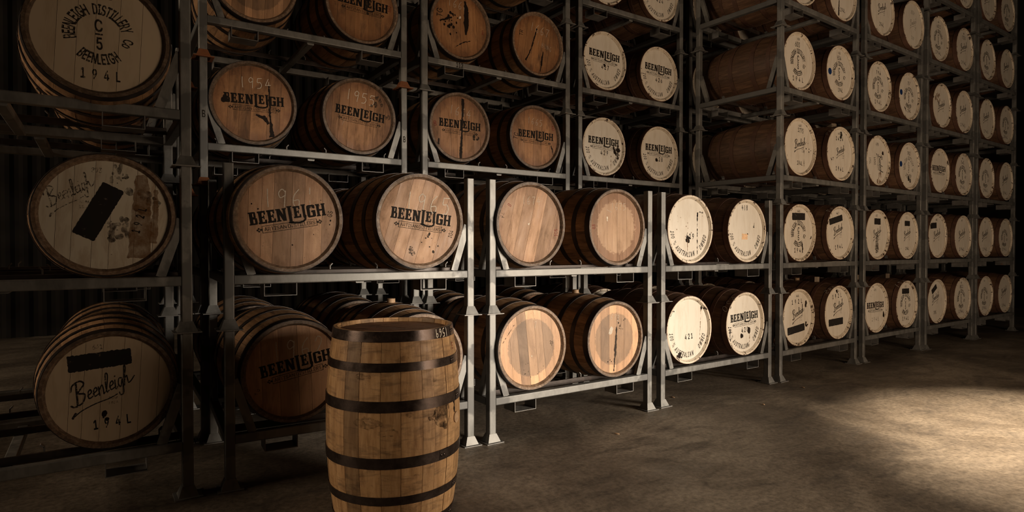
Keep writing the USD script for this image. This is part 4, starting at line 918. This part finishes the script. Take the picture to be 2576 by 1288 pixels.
# ------------------------------------------------------------------ the upright barrel in front
def upright(loc):
    rng = random.Random(5)
    t = thing('upright_barrel', 'oak barrel standing upright on the floor in front of the racks, with six dark hoops', 'barrel', loc)
    rx = {'t': (0, 0, LB / 2)}
    def turn(A):                                              # the y axis of the lying barrel becomes z
        V, F, N = A; Q = np.array([[1, 0, 0], [0, 0, 1], [0, -1, 0]])      # x, -y up
        R = np.array([[1, 0, 0], [0, 0, 1], [0, -1, 0]], float)
        return V @ R.T, F, N @ R.T
    e = stave_set(rng, 24)
    for a0, a1 in zip(e[:-1], e[1:]):
        put(t, 'stave', turn(fix(stave(a0, a1, rng.uniform(-.0010, .0010), 15, 4, .0016))), 'upright_stave', None, {'t': (0, 0, LB / 2), 'rz': math.degrees((a0 + a1) / 2)})
    for (s, k), m in HOOP_MESH.items():
        y0, y1 = [(-LB / 2 + HOOPS[k][0], -LB / 2 + HOOPS[k][1]), (LB / 2 - HOOPS[k][1], LB / 2 - HOOPS[k][0])][s > 0]
        h = put(t, 'head_hoop' if k == 0 else 'hoop', turn(m), 'upright_hoop', None, rx)
        mid = (y0 + y1) / 2; wide = y1 - y0
        base = math.radians({(-1, 0): -42, (-1, 1): -49, (-1, 2): -44, (1, 2): -67, (1, 1): -46, (1, 0): -47}[(s, k)])
        # overlapping end of the strip and its two rivets
        mb = MB(); th = np.linspace(base - .115, base + .06, 8)
        ya, yb_ = y0 + .002, y1 - .002
        V = []
        for yy in (ya, yb_): V.append(np.stack([(rad(yy) + .0052) * np.cos(th), (rad(yy) + .0052) * np.sin(th), np.full_like(th, -yy)], 1))
        V = np.concatenate(V); i = np.arange(7); nn = np.concatenate([np.stack([np.cos(th), np.sin(th), 0 * th], 1)] * 2)
        mb.add(*fix((V, np.concatenate([np.stack([i, i + 1, i + 9], 1), np.stack([i, i + 9, i + 8], 1)]), nn)))
        V2 = V.copy(); V2[:, :2] *= ((np.hypot(V[:, 0], V[:, 1]) - .0025) / np.hypot(V[:, 0], V[:, 1]))[:, None]
        for a, b in ((0, 8), (7, 15)): mb.add(*[np.array([V[a], V[b], V2[b], V2[a]]), np.array([[0, 1, 2, 3]])]); mb.add(np.array([V[a], V[b], V2[b], V2[a]]), np.array([[3, 2, 1, 0]]))
        put(h, 'lap', mb, 'upright_hoop')
        for da in (-.085, -.028):
            s_ = trimesh.creation.icosphere(2, .0075); s_.apply_scale((.5, 1, 1)); a = base + da; s_.apply_transform(trimesh.transformations.rotation_matrix(a, (0, 0, 1)))
            rr = rad(mid) + .0052; s_.apply_translation((rr * math.cos(a), rr * math.sin(a), -mid)); put(h, 'rivet', (np.array(s_.vertices), np.array(s_.faces), np.array(s_.vertex_normals)), 'upright_hoop')
    for b in head_boards(rng, 7, .0012):
        put(t, 'head_board', turn(fix(b)), 'head_oak_dark', None, {'t': (0, 0, LB / 2), 'rz': 28})
    bh = trimesh.creation.cylinder(RH, .014, sections=40); bh.apply_translation((0, 0, RECESS)); put(t, 'bottom_head', MB().tm(bh), 'head_oak_dark')
    # bung in the bilge, on the right
    a = math.radians(-50); m = trimesh.creation.cylinder(.026, .03, sections=24); m.apply_transform(trimesh.transformations.rotation_matrix(PI / 2, (0, 1, 0))); m.apply_translation((RB - .008, 0, LB * .523))
    m.apply_transform(trimesh.transformations.rotation_matrix(a, (0, 0, 1))); put(t, 'bung', MB().tm(m), 'bung_wood', 'round wooden bung')
    # chalk on the top hoop, upside down
    def wrap(g, ang, z, name, mat, lab, lift=.0046):
        V, F = tri2d(g.segmentize(.02)); zz = z + V[:, 1]; r = rad(zz - LB / 2) + lift; th = math.radians(ang) + V[:, 0] / r
        P = np.stack([r * np.cos(th), r * np.sin(th), zz], 1); N = np.stack([np.cos(th), np.sin(th), 0 * th], 1)
        put(t, name, fix((P, F, N)), mat, lab)
    wrap(affinity.rotate(hand('1569', .036, .5, .06), 180, origin=(0, 0)), -64, .872, 'chalk_number', 'chalk_strong', 'chalk figures 1569 upside down on the top hoop')
    wrap(drip([(-.045, .03), (.0, .0), (.01, -.05), (.02, -.075)], [.02, .085, .05, .01], 71) | drip([(-.08, -.01), (.05, .02)], [.02, .05], 72) | Point(0, -.005).buffer(.055), -70, .51, 'dark_stain', 'soot', 'black spill stain below the middle hoop', .0012)
    wrap(drip([(0, .02), (.004, -.05)], [.02, .006], 73), -53, .545, 'dark_stain', 'tar', None, .0012)
    for a, z, w, h_, sd in ((-105, .778, .05, .02, 81), (-101, .532, .03, .016, 82), (-134, .50, .13, .05, 83), (-118, .46, .10, .03, 84), (-95, .262, .04, .014, 85), (-88, .33, .05, .012, 86), (-140, .70, .08, .02, 87), (-78, .67, .02, .03, 88)):
        wrap(ragged(affinity.scale(Point(0, 0).buffer(1, quad_segs=6), w / 2, h_ / 2), .012, sd, .006), a, z, 'dark_stain', 'smudge', None, .0012)
    wrap(line_text('E', .03, .8, .1, False), -46, .80, 'red_mark', 'red_print', 'faint red mark', .0012)
    return t
upright((1.1831, -.5900, 0))

# ------------------------------------------------------------------ the unseen lamp, lights the floor at the right
lt = thing('aisle_lamp', 'unseen round steel lamp over the aisle, placed to light the floor', 'lamp', LAMP)
put(lt, 'shade', fix((lambda A: (A[0] @ np.array([[1, 0, 0], [0, 0, 1], [0, 1, 0]], float), A[1], A[2] @ np.array([[1, 0, 0], [0, 0, 1], [0, 1, 0]], float)))(lathe([(.02, .26), (.26, .11), (.265, .11), (.025, .265)]))), 'plate_steel')
put(lt, 'rod', MB().box(-.012, -.012, .26, .012, .012, ZC - LAMP[2]), 'plate_steel')

# ------------------------------------------------------------------ odds and ends
def strip(label, x, y, z, L, rz):
    t = put(None, 'plastic_strip', MB().box(-L / 2, -.012, 0, L / 2, .012, .0012), 'strip_white', label)
    x_ = UsdGeom.Xformable(t); x_.AddTranslateOp().Set(Gf.Vec3d(x, y, z)); x_.AddRotateZOp().Set(rz); tag(t, label, 'strip')
strip('thin white strip on the front beam under the barrel chalked 1675', 2.98, .012 - .035, H + ZB1 + .0005, .26, 0)
strip('thin white strip on the front beam under the barrel inked 418', 4.48, .0, H + ZB1 + .0005, .17, 0)
strip('thin white strip poking out under the barrel numbered 447', 6.35, -.012, H + ZB1 + .0005, .34, -4)
def wedge(label, loc, L, w, h, rz):
    V = np.array([(-L / 2, -w / 2, 0), (L / 2, -w / 2, 0), (L / 2, w / 2, 0), (-L / 2, w / 2, 0), (-L / 2, -w / 2, h), (-L / 2, w / 2, h), (L / 2, -w / 2, h * .25), (L / 2, w / 2, h * .25)])
    F = np.array([[0, 3, 2, 1], [0, 1, 6, 4], [3, 5, 7, 2], [4, 6, 7, 5], [0, 4, 5, 3], [1, 2, 7, 6]])
    t = put(None, 'timber_wedge', MB().add(V, F), 'timber'); x_ = UsdGeom.Xformable(t); x_.AddTranslateOp().Set(Gf.Vec3d(*loc)); x_.AddRotateZOp().Set(rz); tag(t, label, 'wedge')
for lab, x, y, lv in (('small timber wedge on top of the barrel numbered 445', 6.44, .30, 1), ('small timber wedge on top of the lowest barrel with bold print', 7.285, .30, 1), ('timber wedge on top of the lowest barrel chalked 471', 7.99, .28, 1)):
    r = float(rad(y - LB / 2)); wedge(lab, (x, y, (lv - 1) * H + ZO + r + .001), .16, .06, .055, 70)
for lab, x, y, lv, c in (('loose timber wedge on the shoulder of the blue-stickered barrel in the corner bay', 6.52, .16, 4, 6.437), ('loose timber wedge on the shoulder of the white barrel in the corner bay, third level', 6.53, .16, 3, 6.459)):
    r = float(rad(y - LB / 2)); wedge(lab, (x, y, (lv - 1) * H + ZO + math.sqrt(r * r - (x - c + .03) ** 2) + .006), .12, .06, .05, 70)
rng = random.Random(3)
for k, (x, y, lab) in enumerate(((4.42, -.45, 'tiny pale wood chip on the floor in front of the barrel numbered 421'), (4.0, .12, 'tiny wood chip on the floor under the barrel numbered 421'), (5.25, -.3, 'tiny pale chip on the floor before the steel feet right of 420'), (2.9, -.35, 'tiny wood chip on the floor before the pale-rimmed barrels'))):
    s_ = trimesh.creation.icosphere(1, .012); s_.apply_scale((1.6, .8, .35)); s_.apply_translation((0, 0, .0042))
    t = put(None, 'wood_chip', MB().tm(s_), 'bung_wood'); x_ = UsdGeom.Xformable(t); x_.AddTranslateOp().Set(Gf.Vec3d(x, y, 0)); x_.AddRotateZOp().Set(rng.uniform(0, 180)); tag(t, lab, 'wood chip')
